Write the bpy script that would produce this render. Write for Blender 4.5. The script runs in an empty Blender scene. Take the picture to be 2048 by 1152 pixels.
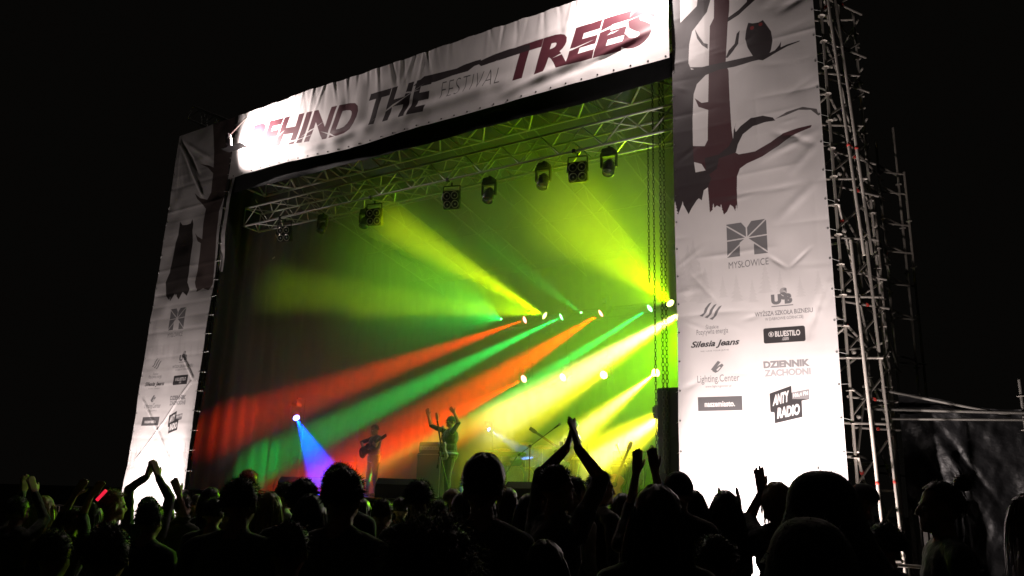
import bpy, bmesh, math, random
import numpy as np
from mathutils import Vector, Matrix, Quaternion

rng = np.random.default_rng(7)
random.seed(7)
sc = bpy.context.scene
col = sc.collection

# ------------------------------------------------------------------ camera
F_PX = 1552.1
CAM = np.array([4.667, -12.577, 1.7])
YAW, PITCH, ROLL = np.radians([-32.827, 14.952, 2.134])
_fw = np.array([math.sin(YAW) * math.cos(PITCH), math.cos(YAW) * math.cos(PITCH), math.sin(PITCH)])
_rt = np.array([math.cos(YAW), -math.sin(YAW), 0.0])
_up = np.cross(_rt, _fw)
_rt, _up = _rt * math.cos(ROLL) + _up * math.sin(ROLL), -_rt * math.sin(ROLL) + _up * math.cos(ROLL)
cam_data = bpy.data.cameras.new('camera')
cam_data.sensor_width = 36.0
cam_data.lens = F_PX / 2048 * 36.0
cam_data.clip_start = 0.05
cam_data.clip_end = 1000
cam = bpy.data.objects.new('camera', cam_data)
cam.matrix_world = Matrix(((_rt[0], _up[0], -_fw[0], CAM[0]), (_rt[1], _up[1], -_fw[1], CAM[1]),
                           (_rt[2], _up[2], -_fw[2], CAM[2]), (0, 0, 0, 1)))
col.objects.link(cam)
sc.camera = cam


def at(x, y, Y):
    """measured point of the photograph -> place on the plane at stage depth Y"""
    d = _fw + _rt * (x - 1024) / F_PX + _up * (576 - y) / F_PX
    return CAM + d * ((Y - CAM[1]) / d[1])


def atd(x, y, t):
    return CAM + t * (_fw + _rt * (x - 1024) / F_PX + _up * (576 - y) / F_PX)


# ------------------------------------------------------------------ world: a dark overcast night
world = bpy.data.worlds.new('World')
sc.world = world
world.use_nodes = True
_bg = world.node_tree.nodes['Background']
_bg.inputs[0].default_value = (0.90, 0.80, 0.66, 1)
_bg.inputs[1].default_value = 0.0022
sc.view_settings.view_transform = 'Standard'
sc.view_settings.look = 'None'
sc.view_settings.exposure = 0.0
sc.view_settings.gamma = 1.0
sc.render.engine = 'CYCLES'
sc.cycles.use_denoising = True
sc.cycles.max_bounces = 5
sc.cycles.diffuse_bounces = 3
sc.cycles.glossy_bounces = 2
sc.cycles.transmission_bounces = 3
sc.cycles.volume_bounces = 2
sc.cycles.caustics_reflective = False
sc.cycles.caustics_refractive = False
sc.cycles.sample_clamp_indirect = 2.0


# ------------------------------------------------------------------ materials
MATS = {}


def mat(name, color, rough=0.6, metal=0.0, var=0.25, scale=6.0, bump=0.0, bscale=None, emit=None, spec=0.5,
        sheen=0.0):
    if name in MATS:
        return MATS[name]
    m = bpy.data.materials.new(name)
    m.use_nodes = True
    nt = m.node_tree
    b = nt.nodes['Principled BSDF']
    b.inputs['Roughness'].default_value = rough
    b.inputs['Metallic'].default_value = metal
    b.inputs['Specular IOR Level'].default_value = spec
    if sheen:
        b.inputs['Sheen Weight'].default_value = sheen
    if emit:
        b.inputs['Base Color'].default_value = (*color, 1)
        b.inputs['Emission Color'].default_value = (*emit[0], 1)
        b.inputs['Emission Strength'].default_value = emit[1]
        try:
            m.cycles.emission_sampling = 'NONE'
        except Exception:
            pass
    else:
        tc = nt.nodes.new('ShaderNodeTexCoord')
        nz = nt.nodes.new('ShaderNodeTexNoise')
        nz.inputs['Scale'].default_value = scale
        nz.inputs['Detail'].default_value = 5
        nt.links.new(tc.outputs['Object'], nz.inputs['Vector'])
        rp = nt.nodes.new('ShaderNodeValToRGB')
        rp.color_ramp.elements[0].position = 0.3
        rp.color_ramp.elements[1].position = 0.7
        rp.color_ramp.elements[0].color = (*[c * (1 - var) for c in color], 1)
        rp.color_ramp.elements[1].color = (*[min(1, c * (1 + var)) for c in color], 1)
        nt.links.new(nz.outputs['Fac'], rp.inputs['Fac'])
        nt.links.new(rp.outputs['Color'], b.inputs['Base Color'])
        if bump:
            n2 = nt.nodes.new('ShaderNodeTexNoise')
            n2.inputs['Scale'].default_value = bscale or scale * 4
            n2.inputs['Detail'].default_value = 4
            nt.links.new(tc.outputs['Object'], n2.inputs['Vector'])
            bp = nt.nodes.new('ShaderNodeBump')
            bp.inputs['Strength'].default_value = bump
            bp.inputs['Distance'].default_value = 0.03
            nt.links.new(n2.outputs['Fac'], bp.inputs['Height'])
            nt.links.new(bp.outputs['Normal'], b.inputs['Normal'])
    MATS[name] = m
    return m


ALU = mat('aluminium_tube', (0.52, 0.51, 0.50), 0.42, 0.55, 0.2, 9)
STEEL = mat('galvanised_steel', (0.40, 0.37, 0.33), 0.5, 0.2, 0.3, 11)
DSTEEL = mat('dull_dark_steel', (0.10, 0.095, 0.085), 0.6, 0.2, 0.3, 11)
MSTEEL = mat('mid_grey_steel', (0.34, 0.31, 0.27), 0.5, 0.2, 0.3, 11)
RAFT = mat('dark_rafter_tube', (0.26, 0.26, 0.25), 0.5, 0.4, 0.2, 9)  # darker tone of the aluminium, so the rafters stand out less
RED = mat('red_coupler_paint', (0.45, 0.04, 0.03), 0.5)
BLACKM = mat('black_powder_coat', (0.018, 0.018, 0.02), 0.45, 0.0, 0.3, 20)
BLACKC = mat('black_stage_cloth', (0.008, 0.008, 0.009), 0.95, 0, 0.3, 4, 0.3, 60)
GRILLE = mat('speaker_grille', (0.012, 0.012, 0.013), 0.7, 0.2, 0.3, 60, 0.4, 300)
CARPET = mat('speaker_cabinet_vinyl', (0.012, 0.012, 0.013), 0.7, 0, 0.3, 30, 0.2, 200)
DECK = mat('stage_deck_ply', (0.06, 0.05, 0.04), 0.55, 0, 0.3, 3, 0.1, 40)
GLASSDARK = mat('dark_lens_glass', (0.03, 0.035, 0.04), 0.08, 0.0, 0.1, 5, spec=0.9)
CHROME = mat('chrome_reflector', (0.62, 0.58, 0.55), 0.28, 0.8, 0.1, 10)
PANELGREY = mat('grey_panel', (0.30, 0.30, 0.30), 0.45, 0.2)
WHITEEDGE = mat('bare_alloy_edge', (0.75, 0.74, 0.72), 0.35, 0.3, 0.1)


# ------------------------------------------------------------------ builders
def tag(o, label=None, cat=None, group=None, kind=None):
    if label: o['label'] = label
    if cat: o['category'] = cat
    if group: o['group'] = group
    if kind: o['kind'] = kind
    return o


def empty(name, loc, label=None, cat=None, group=None, kind=None):
    o = bpy.data.objects.new(name, None)
    o.location = loc
    o.empty_display_size = 0.1
    col.objects.link(o)
    return tag(o, label, cat, group, kind)


def origin_of(o):
    p = np.zeros(3)
    while o is not None:
        p = p + np.array(o.location)
        o = o.parent
    return p


_unit = {}


def unit_cyl(m, n=8):
    k = (m.name, n)
    if k not in _unit:
        me = bpy.data.meshes.new('tube_piece')
        v, f = [], []
        for z in (0, 1):
            for i in range(n):
                a = 2 * math.pi * i / n
                v.append((math.cos(a), math.sin(a), z))
        for i in range(n):
            f.append((i, (i + 1) % n, n + (i + 1) % n, n + i))
        f.append(tuple(range(n - 1, -1, -1)))
        f.append(tuple(range(n, 2 * n)))
        me.from_pydata(v, [], f)
        for p in me.polygons[:n]:
            p.use_smooth = True
        me.materials.append(m)
        _unit[k] = me
    return _unit[k]


def bar(name, p, q, r, m, parent=None, n=8):
    """one tube from p to q (world), an object of its own"""
    p, q = Vector(p), Vector(q)
    d = q - p
    o = bpy.data.objects.new(name, unit_cyl(m, n))
    off = Vector(origin_of(parent)) if parent else Vector((0, 0, 0))
    o.parent = parent
    o.location = p - off
    o.rotation_mode = 'QUATERNION'
    o.rotation_quaternion = Vector((0, 0, 1)).rotation_difference(d.normalized())
    o.scale = (r, r, d.length)
    col.objects.link(o)
    return o


class MB:
    def __init__(s):
        s.v, s.f, s.sm = [], [], []

    def add(s, v, f, smooth=False):
        b = len(s.v)
        s.v += np.asarray(v, float).reshape(-1, 3).tolist()
        s.f += [tuple(b + i for i in x) for x in f]
        s.sm += [smooth] * len(f)
        return s

    def box(s, c, size, R=None, ch=0.0):
        c = np.array(c, float)
        h = np.array(size, float) / 2
        if ch <= 0:
            v = [np.array((x, y, z)) * h for x in (-1, 1) for y in (-1, 1) for z in (-1, 1)]
            f = [(0, 1, 3, 2), (4, 6, 7, 5), (0, 4, 5, 1), (2, 3, 7, 6), (0, 2, 6, 4), (1, 5, 7, 3)]
        else:
            bm = bmesh.new()
            bmesh.ops.create_cube(bm, size=2.0)
            for w in bm.verts:
                w.co = Vector((w.co.x * h[0], w.co.y * h[1], w.co.z * h[2]))
            bmesh.ops.bevel(bm, geom=bm.edges[:], offset=ch, segments=2, affect='EDGES')
            bm.verts.index_update()
            v = [np.array(w.co) for w in bm.verts]
            f = [tuple(w.index for w in fc.verts) for fc in bm.faces]
            bm.free()
        if R is not None:
            v = [R @ x for x in v]
        return s.add([c + x for x in v], f)

    def tube(s, p, q, r, r2=None, n=10, cap=True):
        p, q = np.array(p, float), np.array(q, float)
        r2 = r if r2 is None else r2
        a, b, d = frame(q - p)
        v, f = [], []
        for c, rr in ((p, r), (q, r2)):
            for i in range(n):
                t = 2 * math.pi * i / n
                v.append(c + (a * math.cos(t) + b * math.sin(t)) * rr)
        for i in range(n):
            f.append((i, (i + 1) % n, n + (i + 1) % n, n + i))
        s.add(v, f, True)
        if cap:
            s.add(v[:n], [tuple(range(n - 1, -1, -1))])
            s.add(v[n:], [tuple(range(n))])
        return s

    def path(s, pts, r, n=6):
        for a, b in zip(pts[:-1], pts[1:]):
            s.tube(a, b, r, n=n)
        return s

    def lathe(s, c, axis, prof, n=18, smooth=True):
        c = np.array(c, float)
        a, b, d = frame(axis)
        v, f = [], []
        for r, h in prof:
            for i in range(n):
                t = 2 * math.pi * i / n
                v.append(c + d * h + (a * math.cos(t) + b * math.sin(t)) * r)
        for k in range(len(prof) - 1):
            for i in range(n):
                j = (i + 1) % n
                f.append((k * n + i, k * n + j, (k + 1) * n + j, (k + 1) * n + i))
        return s.add(v, f, smooth)

    def prism(s, poly, o, u, w, depth):
        """poly in (u,w) extruded along u x w by depth (centred)"""
        o, u, w = np.array(o, float), np.array(u, float), np.array(w, float)
        nrm = np.cross(u, w)
        n = len(poly)
        v = [o + u * a + w * b - nrm * depth / 2 for a, b in poly] + [o + u * a + w * b + nrm * depth / 2 for a, b in poly]
        f = [tuple(range(n - 1, -1, -1)), tuple(range(n, 2 * n))]
        f += [(i, (i + 1) % n, n + (i + 1) % n, n + i) for i in range(n)]
        return s.add(v, f)

    def sph(s, c, r, n=14, m=9):
        r = np.ones(3) * np.array(r)
        v, f = [], []
        for j in range(m + 1):
            ph = math.pi * j / m
            for i in range(n):
                t = 2 * math.pi * i / n
                v.append(np.array(c) + r * np.array((math.sin(ph) * math.cos(t), math.sin(ph) * math.sin(t), math.cos(ph))))
        for j in range(m):
            for i in range(n):
                k = (i + 1) % n
                f.append((j * n + i, (j + 1) * n + i, (j + 1) * n + k, j * n + k))
        return s.add(v, f, True)

    def build(s, name, m, parent=None, own=False):
        me = bpy.data.meshes.new(name)
        off = origin_of(parent) if parent else np.zeros(3)
        me.from_pydata((np.array(s.v) - off).tolist(), [], s.f)
        me.polygons.foreach_set('use_smooth', s.sm)
        me.materials.append(m)
        me.update()
        o = bpy.data.objects.new(name, me)
        o.parent = parent
        col.objects.link(o)
        return o


def frame(d):
    d = np.array(d, float)
    d = d / np.linalg.norm(d)
    h = np.array((0, 0, 1.0)) if abs(d[2]) < 0.95 else np.array((1.0, 0, 0))
    a = np.cross(h, d)
    a /= np.linalg.norm(a)
    return a, np.cross(d, a), d


def rotz(a):
    c, s = math.cos(a), math.sin(a)
    return np.array(((c, -s, 0), (s, c, 0), (0, 0, 1.0)))


def value_noise(x, y, seed=0):
    def h(i, j):
        n = (i * 374761393 + j * 668265263 + seed * 2147483) & 0xffffffff
        n = ((n ^ (n >> 13)) * 1274126177) & 0xffffffff
        return ((n ^ (n >> 16)) & 0xffff) / 32767.5 - 1
    xi, yi = np.floor(x).astype(np.int64), np.floor(y).astype(np.int64)
    fx, fy = x - xi, y - yi
    fx, fy = fx * fx * (3 - 2 * fx), fy * fy * (3 - 2 * fy)
    return (h(xi, yi) * (1 - fx) + h(xi + 1, yi) * fx) * (1 - fy) + (h(xi, yi + 1) * (1 - fx) + h(xi + 1, yi + 1) * fx) * fy


# ------------------------------------------------------------------ ground and stage
DZ = 1.55            # deck height
XL, XR = -12.9, 0.0  # stage opening between the two towers
g = MB()
g.box((0, 0, -0.06), (400, 400, 0.12))
GROUND = mat('trampled_grass', (0.045, 0.05, 0.03), 0.95, 0, 0.5, 1.5, 0.6, 9)
tag(g.build('ground', GROUND), 'dark trampled grass ground of the festival field', kind='structure')

stage = empty('stage_platform', (-6.45, 4.8, 0), 'dark wooden stage platform with black cloth skirt', 'stage')
for i in range(7):
    for j in range(5):
        w, d = 1.86, 1.92
        MB().box((XL + 0.03 + w * (i + .5), -0.2 + d * (j + .5), DZ - 0.03), (w - 0.012, d - 0.012, 0.06)).build('deck_panel', DECK, stage)
sk = MB()
nn = 260
v, f = [], []
for i in range(nn + 1):
    x = XL + 12.9 * i / nn
    y = -0.2 + 0.03 * math.sin(i * 0.9) + 0.01 * math.sin(i * 2.3)
    v += [(x, y, 0.02), (x, y, DZ - 0.06)]
for i in range(nn):
    f.append((2 * i, 2 * i + 2, 2 * i + 3, 2 * i + 1))
sk.add(v, f, True).build('skirt', BLACKC, stage)


def curtain(name, p, q, z0, z1, label, amp=0.07, step=0.06, m=BLACKC, seed=1):
    p, q = np.array(p, float), np.array(q, float)
    L = np.linalg.norm(q - p)
    t = (q - p) / L
    nrm = np.array((-t[1], t[0]))
    n = int(L / step)
    s_ = np.linspace(0, L, n + 1)
    zs = np.linspace(z0, z1, 24)
    S, Z = np.meshgrid(s_, zs)
    w = amp * np.sin(S * 14 + 2 * value_noise(S * 0.8, Z * 0.15, seed)) * (0.6 + 0.4 * value_noise(S * 1.3, Z * 0.1, seed + 1))
    w += 0.08 * value_noise(S * 0.5, Z * 0.4, seed + 2)
    v = np.stack([p[0] + t[0] * S + nrm[0] * w, p[1] + t[1] * S + nrm[1] * w, Z], -1).reshape(-1, 3)
    nx = n + 1
    f = [(j * nx + i, j * nx + i + 1, (j + 1) * nx + i + 1, (j + 1) * nx + i) for j in range(23) for i in range(n)]
    b = MB().add(v, f, True)
    return tag(b.build(name, m), label, 'curtain')


curtain('backdrop_curtain', (XL, 9.3), (XR, 9.3), DZ + 0.01, 9.2, 'black pleated backdrop curtain across the rear of the stage', seed=3)
curtain('side_curtain', (XL + 0.05, 0.02), (XL + 0.05, 9.2), DZ + 0.01, 9.9, 'black side curtain on the left of the stage', seed=5)
curtain('side_curtain', (XR - 0.02, 9.2), (XR - 0.02, 0.9), DZ + 0.01, 9.9, 'black side curtain on the right beside the hoist chains', seed=9)

# roof canopy: tarpaulin falling towards the rear
TARP = mat('roof_tarpaulin', (0.055, 0.065, 0.085), 0.6, 0, 0.25, 0.8, 0.3, 3)
nx, ny = 80, 50
X, Y = np.meshgrid(np.linspace(XL - 0.2, XR + 0.2, nx), np.linspace(0.15, 9.8, ny))
Z = 11.15 - (Y - 0.15) * 0.19 + 0.05 * np.sin((X - XL) * 2 * math.pi / 2.3) * np.sin(Y * 0.33) + 0.03 * value_noise(X * 1.5, Y * 1.5, 4)
b = MB().add(np.stack([X, Y, Z], -1).reshape(-1, 3), [(j * nx + i, (j + 1) * nx + i, (j + 1) * nx + i + 1, j * nx + i + 1) for j in range(ny - 1) for i in range(nx - 1)], True)
tag(b.build('roof_canopy', TARP), 'dark tarpaulin roof canopy stretched over the stage', 'canopy')


# ------------------------------------------------------------------ trusses
def box_truss(name, label, A, B, w, h, r, step, group=None, cat='truss', m=ALU, up=(0, 0, 1), br=0.55, faces=(0, 1, 2, 3)):
    A, B = np.array(A, float), np.array(B, float)
    d = B - A
    L = np.linalg.norm(d)
    d /= L
    up = np.array(up, float)
    side = np.cross(d, up)
    side /= np.linalg.norm(side)
    upp = np.cross(side, d)
    t = empty(name, tuple(A), label, cat, group)
    cs = [side * sx * w / 2 + upp * sz * h / 2 for sx, sz in ((-1, -1), (1, -1), (1, 1), (-1, 1))]
    for c in cs:
        bar('chord', A + c, B + c, r, m, t)
    n = max(1, round(L / step))
    for k in faces:
        c0, c1 = cs[k], cs[(k + 1) % 4]
        for i in range(n):
            a, b_ = L * i / n, L * (i + 1) / n
            p, q = (c0, c1) if i % 2 == 0 else (c1, c0)
            bar('brace', A + d * a + p, A + d * b_ + q, r * br, m, t, 6)
    for e in (A, B):
        for k in range(4):
            bar('end_brace', e + cs[k], e + cs[(k + 1) % 4], r * br, m, t, 6)
    return t


FT_Y, FT_Z = 0.65, 8.83
front_truss = box_truss('lighting_truss', 'aluminium box truss carrying the row of hanging stage lamps', (XL + 0.35, FT_Y, FT_Z), (XR - 0.15, FT_Y, FT_Z), 0.52, 0.52, 0.027, 0.5)
# roof front girder: a ladder of cross tubes right behind the banner
box_truss('roof_girder', 'wide aluminium roof girder just behind the top banner', (XL + 0.1, 0.75, 10.05), (XR - 0.1, 0.75, 10.05), 0.85, 0.55, 0.03, 0.62, br=0.8)
# rafters running back under the canopy
for i in range(7):
    x = XL + 0.55 + 1.95 * i
    t = empty('roof_rafter', (x, 1.2, 10.3), 'aluminium roof rafter under the canopy, number %s from the left tower' % ('one two three four five six seven'.split()[i]), 'rafter', 'rafters under the canopy')
    a0, a1 = np.array((x, 1.2, 10.75)), np.array((x, 9.2, 9.25))
    b0, b1 = a0 - (0, 0, 0.55), a1 - (0, 0, 0.55)
    bar('chord', a0, a1, 0.019, RAFT, t)
    bar('chord', b0, b1, 0.019, RAFT, t)
    n = 14
    for k in range(n):
        s0, s1 = k / n, (k + 1) / n
        p = a0 + (a1 - a0) * s0 if k % 2 else b0 + (b1 - b0) * s0
        q = b0 + (b1 - b0) * s1 if k % 2 else a0 + (a1 - a0) * s1
        bar('brace', p, q, 0.008, RAFT, t, 6)
for i, yy in enumerate((3.4, 5.6, 7.8)):
    zz = 10.75 - (yy - 1.2) * 0.1875 - 0.62
    t = empty('roof_purlin', (XL, yy, zz), ('front', 'middle', 'rear')[i] + ' long purlin tube crossing under the roof rafters', 'purlin', 'purlins under the canopy')
    bar('tube', (XL + 0.1, yy, zz), (XR - 0.1, yy, zz), 0.018, RAFT, t)
    for k in range(12):
        xa = XL + 0.5 + k * 1.0
        bar('brace', (xa, yy, zz), (xa + 0.5, yy, zz + 0.5), 0.007, RAFT, t, 6)
BT_Y, BT_Z = 7.6, 6.95
box_truss('rear_truss', 'black rear truss carrying the upper row of moving heads', (-10.4, BT_Y + 0.35, BT_Z + 0.1), (-0.6, BT_Y + 0.35, BT_Z + 0.1), 0.3, 0.3, 0.022, 0.5, m=BLACKM)
for i, px in enumerate((1047, 1125, 1207, 1311)):
    p = at(px, 755, BT_Y)
    bar_t = empty('drop_pipe', (p[0], BT_Y + 0.25, 5.0), 'thin black drop pipe below the rear truss, %s from the left' % ('first', 'second', 'third', 'fourth')[i], 'pipe', 'drop pipes on the rear truss')
    bar('tube', (p[0], BT_Y + 0.25, p[2] - 0.2), (p[0], BT_Y + 0.25, BT_Z), 0.024, BLACKM, bar_t)
    bar('coupler', (p[0], BT_Y + 0.25, BT_Z - 0.08), (p[0], BT_Y + 0.25, BT_Z - 0.02), 0.05, BLACKM, bar_t)
box_truss('truss_stub', 'bare truss end sticking out above the left tower', tuple(at(394, 231, 0.3)), tuple(at(470, 262, 0.3)), 0.45, 0.42, 0.025, 0.42)

# ------------------------------------------------------------------ scaffold towers
def rosette(p, parent):
    bar('rosette', (p[0], p[1], p[2] - 0.006), (p[0], p[1], p[2] + 0.006), 0.062, STEEL, parent, 8)


def coupler(p, d, parent, m=RED):
    d = np.array(d, float)
    d /= np.linalg.norm(d)
    p = np.array(p)
    bar('coupler', p - d * 0.022, p + d * 0.022, 0.03, m, parent)


def tower(name, label, xs, ys, z1, ros, group=None):
    t = empty(name, (xs[0], ys[0], 0), label, 'scaffold', group)
    for x in xs:
        for y in ys:
            bar('base_plate', (x, y, 0.002), (x, y, 0.02), 0.09, STEEL, t)
            bar('standard', (x, y, 0.02), (x, y, z1), 0.0242, STEEL, t)
            if (x, y) in ros:
                for k in range(int(z1 / 0.5)):
                    rosette((x, y, 0.42 + 0.5 * k), t)
    lev = [0.42 + 2.0 * k for k in range(int((z1 - 0.4) / 2.0) + 1)]
    for k, z in enumerate(lev):
        for y in ys:
            bar('ledger', (xs[0], y, z + 0.02), (xs[1], y, z + 0.02), 0.022, STEEL, t)
        for x in xs:
            bar('ledger', (x, ys[0], z + 0.05), (x, ys[1], z + 0.05), 0.022, STEEL, t)
            coupler((x, ys[0] + 0.09, z + 0.05), (0, 1, 0), t)
        if k < len(lev) - 1:
            a, b_ = (0, 1) if k % 2 else (1, 0)
            for x in xs:
                bar('diagonal', (x + 0.04, ys[a], z + 0.08), (x + 0.04, ys[b_], z + 2.0), 0.02, STEEL, t)
                coupler((x + 0.04, ys[b_] - (ys[b_] - ys[a]) * 0.1, z + 1.8), (0, ys[b_] - ys[a], 1.9), t)
            bar('diagonal', (xs[a], ys[1] + 0.04, z + 0.08), (xs[b_], ys[1] + 0.04, z + 2.0), 0.02, STEEL, t)
            bar('diagonal', (xs[a], ys[0] + 0.05, z + 0.08), (xs[b_], ys[0] + 0.05, z + 2.0), 0.02, STEEL, t)
            bar('ledger', (xs[1], ys[0], z + 1.05), (xs[1], ys[1], z + 1.05), 0.02, STEEL, t)
    return t


rt_t = tower('scaffold_tower', 'tall galvanised scaffold tower behind the right banner', (0.06, 2.665), (0.1, 2.17), 12.3, ((2.665, 0.1), (2.665, 2.17)))
tower('scaffold_tower', 'scaffold tower behind the left banner', (XL - 2.5, XL - 0.08), (0.1, 2.17), 11.7, ((XL - 2.5, 0.1),))
# outrigger leaning tubes beside the right tower
ou = empty('scaffold_outrigger', (3.0, 1.3, 0), 'leaning outrigger tubes bracing the right scaffold tower', 'scaffold')
bar('standard', (3.08, 1.3, 0.02), (3.02, 1.3, 10.6), 0.0242, STEEL, ou)
for k in range(20):
    rosette((3.08 - 0.06 * k / 20, 1.3, 0.62 + 0.5 * k), ou)
for (a, b_) in (((2.76, 0.02, 10.9), (3.03, 0.02, 5.5)), ((2.84, 0.1, 5.8), (2.99, 0.1, 0.05)), ((2.84, 0.35, 10.9), (3.1, 0.35, 5.6)), ((3.0, 0.6, 5.9), (3.16, 0.6, 0.05))):
    bar('raker', a, b_, 0.0242, STEEL, ou)
    m_ = np.array(a) * 0.35 + np.array(b_) * 0.65
    coupler(m_, np.array(b_) - np.array(a), ou)
for z in (1.2, 2.9, 3.35, 4.9, 5.4, 6.9, 7.5, 8.9, 9.6, 10.5):
    bar('ledger', (2.6, 0.15 + 0.3 * (z % 1), z), (3.16, 1.35, z + 0.03), 0.02, STEEL, ou)
    coupler((2.9, 0.75 + 0.15 * (z % 1), z + 0.016), (0.56, 1.2, 0), ou, RED if int(z * 10) % 2 else STEEL)
for k in range(10):
    z = .95 + 1.0 * k
    bar('ledger', (2.3, .12, z), (3.1, .55 + .1 * (k % 3), z + .02), .02, STEEL, ou)
    bar('ledger', (2.66, 2.15, z + .45), (3.1, 1.25, z + .42), .02, STEEL, ou)
    bar('diagonal', (2.66, .15, z + .1), (3.08, 1.25, z + .95), .018, STEEL, ou)
    bar('diagonal', (3.07, 1.32, z - .1), (2.68, 2.15, z + .95), .018, STEEL, ou)
    coupler((2.72, .35, z + .1), (.4, .4, 0), ou, STEEL)
# side access scaffold further back
sc2 = empty('access_scaffold', (3.1, 4.2, 0), 'smaller dark scaffold standing further back beyond the right tower', 'scaffold')
for (x, y, h) in ((2.9, 4.2, 9.25), (3.18, 5.0, 9.85), (3.34, 4.6, 8.6), (2.9, 3.0, 7.6)):
    bar('standard', (x, y, 0.02), (x, y, h), 0.0242, MSTEEL, sc2)
    for k in range(int(h)):
        rosette((x, y, 0.5 + k), sc2)
for z in (2.3, 4.3, 5.2, 5.9, 6.6, 7.2, 7.9, 8.35):
    bar('ledger', (2.67, 2.2, z), (2.95, 4.25, z + 0.02), 0.02, MSTEEL, sc2)
    bar('ledger', (2.9, 4.2, z + 0.2), (3.34, 4.6, z + 0.2), 0.02, MSTEEL, sc2)
    bar('ledger', (2.9, 4.2, z + 0.35), (3.18, 5.0, z + 0.35), 0.02, MSTEEL, sc2)
for z in (4.3, 6.3):
    bar('diagonal', (2.69, 2.25, z + 1.9), (2.93, 4.2, z), 0.02, MSTEEL, sc2)


# ------------------------------------------------------------------ printed banners
_tt = {}


def text_tris(body, bold=0.0, shear=0.0, space=1.0):
    k = (body, bold, shear, space)
    if k not in _tt:
        cu = bpy.data.curves.new('lettering', 'FONT')
        cu.body = body
        cu.size = 1.0
        cu.shear = shear
        cu.space_character = space
        cu.offset = bold
        cu.resolution_u = 4
        ob = bpy.data.objects.new('lettering', cu)
        col.objects.link(ob)
        dg = bpy.context.evaluated_depsgraph_get()
        me = ob.evaluated_get(dg).to_mesh()
        me.calc_loop_triangles()
        co = np.array([v.co[:2] for v in me.vertices])
        tr = np.array([t.vertices[:] for t in me.loop_triangles])
        T = co[tr]
        ob.evaluated_get(dg).to_mesh_clear()
        bpy.data.objects.remove(ob)
        bpy.data.curves.remove(cu)
        lo, hi = T.reshape(-1, 2).min(0), T.reshape(-1, 2).max(0)
        _tt[k] = (T - lo) / (hi - lo)
    return _tt[k]


class Print:
    def __init__(s, u0, u1, z0, z1, ppm, base):
        s.u0, s.z0, s.k = u0, z0, ppm * 2
        s.w, s.h = int((u1 - u0) * ppm) * 2, int((z1 - z0) * ppm) * 2
        s.a = np.empty((s.h, s.w, 3), np.float32)
        s.a[:] = base

    def px(s, p):
        p = np.asarray(p, float)
        return np.stack([(p[..., 0] - s.u0) * s.k, (p[..., 1] - s.z0) * s.k], -1)

    def poly(s, pts, c, al=1.0):
        P = s.px(pts)
        Q = np.roll(P, -1, 0)
        c = np.array(c, np.float32)
        for y in range(max(0, int(P[:, 1].min())), min(s.h, int(P[:, 1].max()) + 1)):
            yc = y + 0.5
            m = (P[:, 1] <= yc) != (Q[:, 1] <= yc)
            if not m.any():
                continue
            xs = np.sort(P[m, 0] + (yc - P[m, 1]) / (Q[m, 1] - P[m, 1]) * (Q[m, 0] - P[m, 0]))
            for a, b_ in zip(xs[0::2], xs[1::2]):
                a, b_ = max(0, int(round(a))), min(s.w, int(round(b_)))
                if b_ > a:
                    s.a[y, a:b_] = s.a[y, a:b_] * (1 - al) + c * al

    def circle(s, u, z, r, c, al=1.0, n=20):
        s.poly([(u + r * math.cos(2 * math.pi * i / n), z + r * math.sin(2 * math.pi * i / n)) for i in range(n)], c, al)

    def rect(s, u0, u1, z0, z1, c, al=1.0, rad=0.0):
        if rad:
            pts = []
            for cx, cz, a0 in ((u1 - rad, z1 - rad, 0), (u0 + rad, z1 - rad, 90), (u0 + rad, z0 + rad, 180), (u1 - rad, z0 + rad, 270)):
                pts += [(cx + rad * math.cos(math.radians(a0 + q)), cz + rad * math.sin(math.radians(a0 + q))) for q in (0, 30, 60, 90)]
            s.poly(pts, c, al)
        else:
            s.poly([(u0, z0), (u1, z0), (u1, z1), (u0, z1)], c, al)

    def text(s, body, quad, c, bold=0.0, shear=0.0, space=1.0):
        """quad: (u0,u1,z0,z1) or four corners bl, br, tr, tl"""
        T = text_tris(body, bold, shear, space)
        if len(quad) == 4 and np.ndim(quad[0]) == 0:
            u0, u1, z0, z1 = quad
            quad = ((u0, z0), (u1, z0), (u1, z1), (u0, z1))
        bl, br, tr, tl = [np.array(q, float) for q in quad]
        U, V = T[..., :1], T[..., 1:]
        W = s.px(bl * (1 - U) * (1 - V) + br * U * (1 - V) + tr * U * V + tl * (1 - U) * V)
        c = np.array(c, np.float32)
        for t in W:
            x0, y0 = np.floor(t.min(0)).astype(int)
            x1, y1 = np.ceil(t.max(0)).astype(int) + 1
            x0, y0, x1, y1 = max(0, x0), max(0, y0), min(s.w, x1), min(s.h, y1)
            if x1 <= x0 or y1 <= y0:
                continue
            gx, gy = np.meshgrid(np.arange(x0, x1) + .5, np.arange(y0, y1) + .5)
            m = np.ones(gx.shape, bool)
            A = (t[1, 0] - t[0, 0]) * (t[2, 1] - t[0, 1]) - (t[2, 0] - t[0, 0]) * (t[1, 1] - t[0, 1])
            sg = 1 if A > 0 else -1
            for i in range(3):
                p, q = t[i], t[(i + 1) % 3]
                m &= sg * ((q[0] - p[0]) * (gy - p[1]) - (q[1] - p[1]) * (gx - p[0])) >= -0.01 * abs(A) ** .5
            s.a[y0:y1, x0:x1][m] = c

    def image(s, name):
        a = s.a.reshape(s.h // 2, 2, s.w // 2, 2, 3).mean((1, 3))
        h, w = a.shape[:2]
        im = bpy.data.images.new(name, w, h, alpha=False, float_buffer=True)
        px = np.ones((h, w, 4), np.float32)
        px[..., :3] = a
        im.pixels.foreach_set(px.ravel())
        im.update()
        im.pack()
        return im


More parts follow.
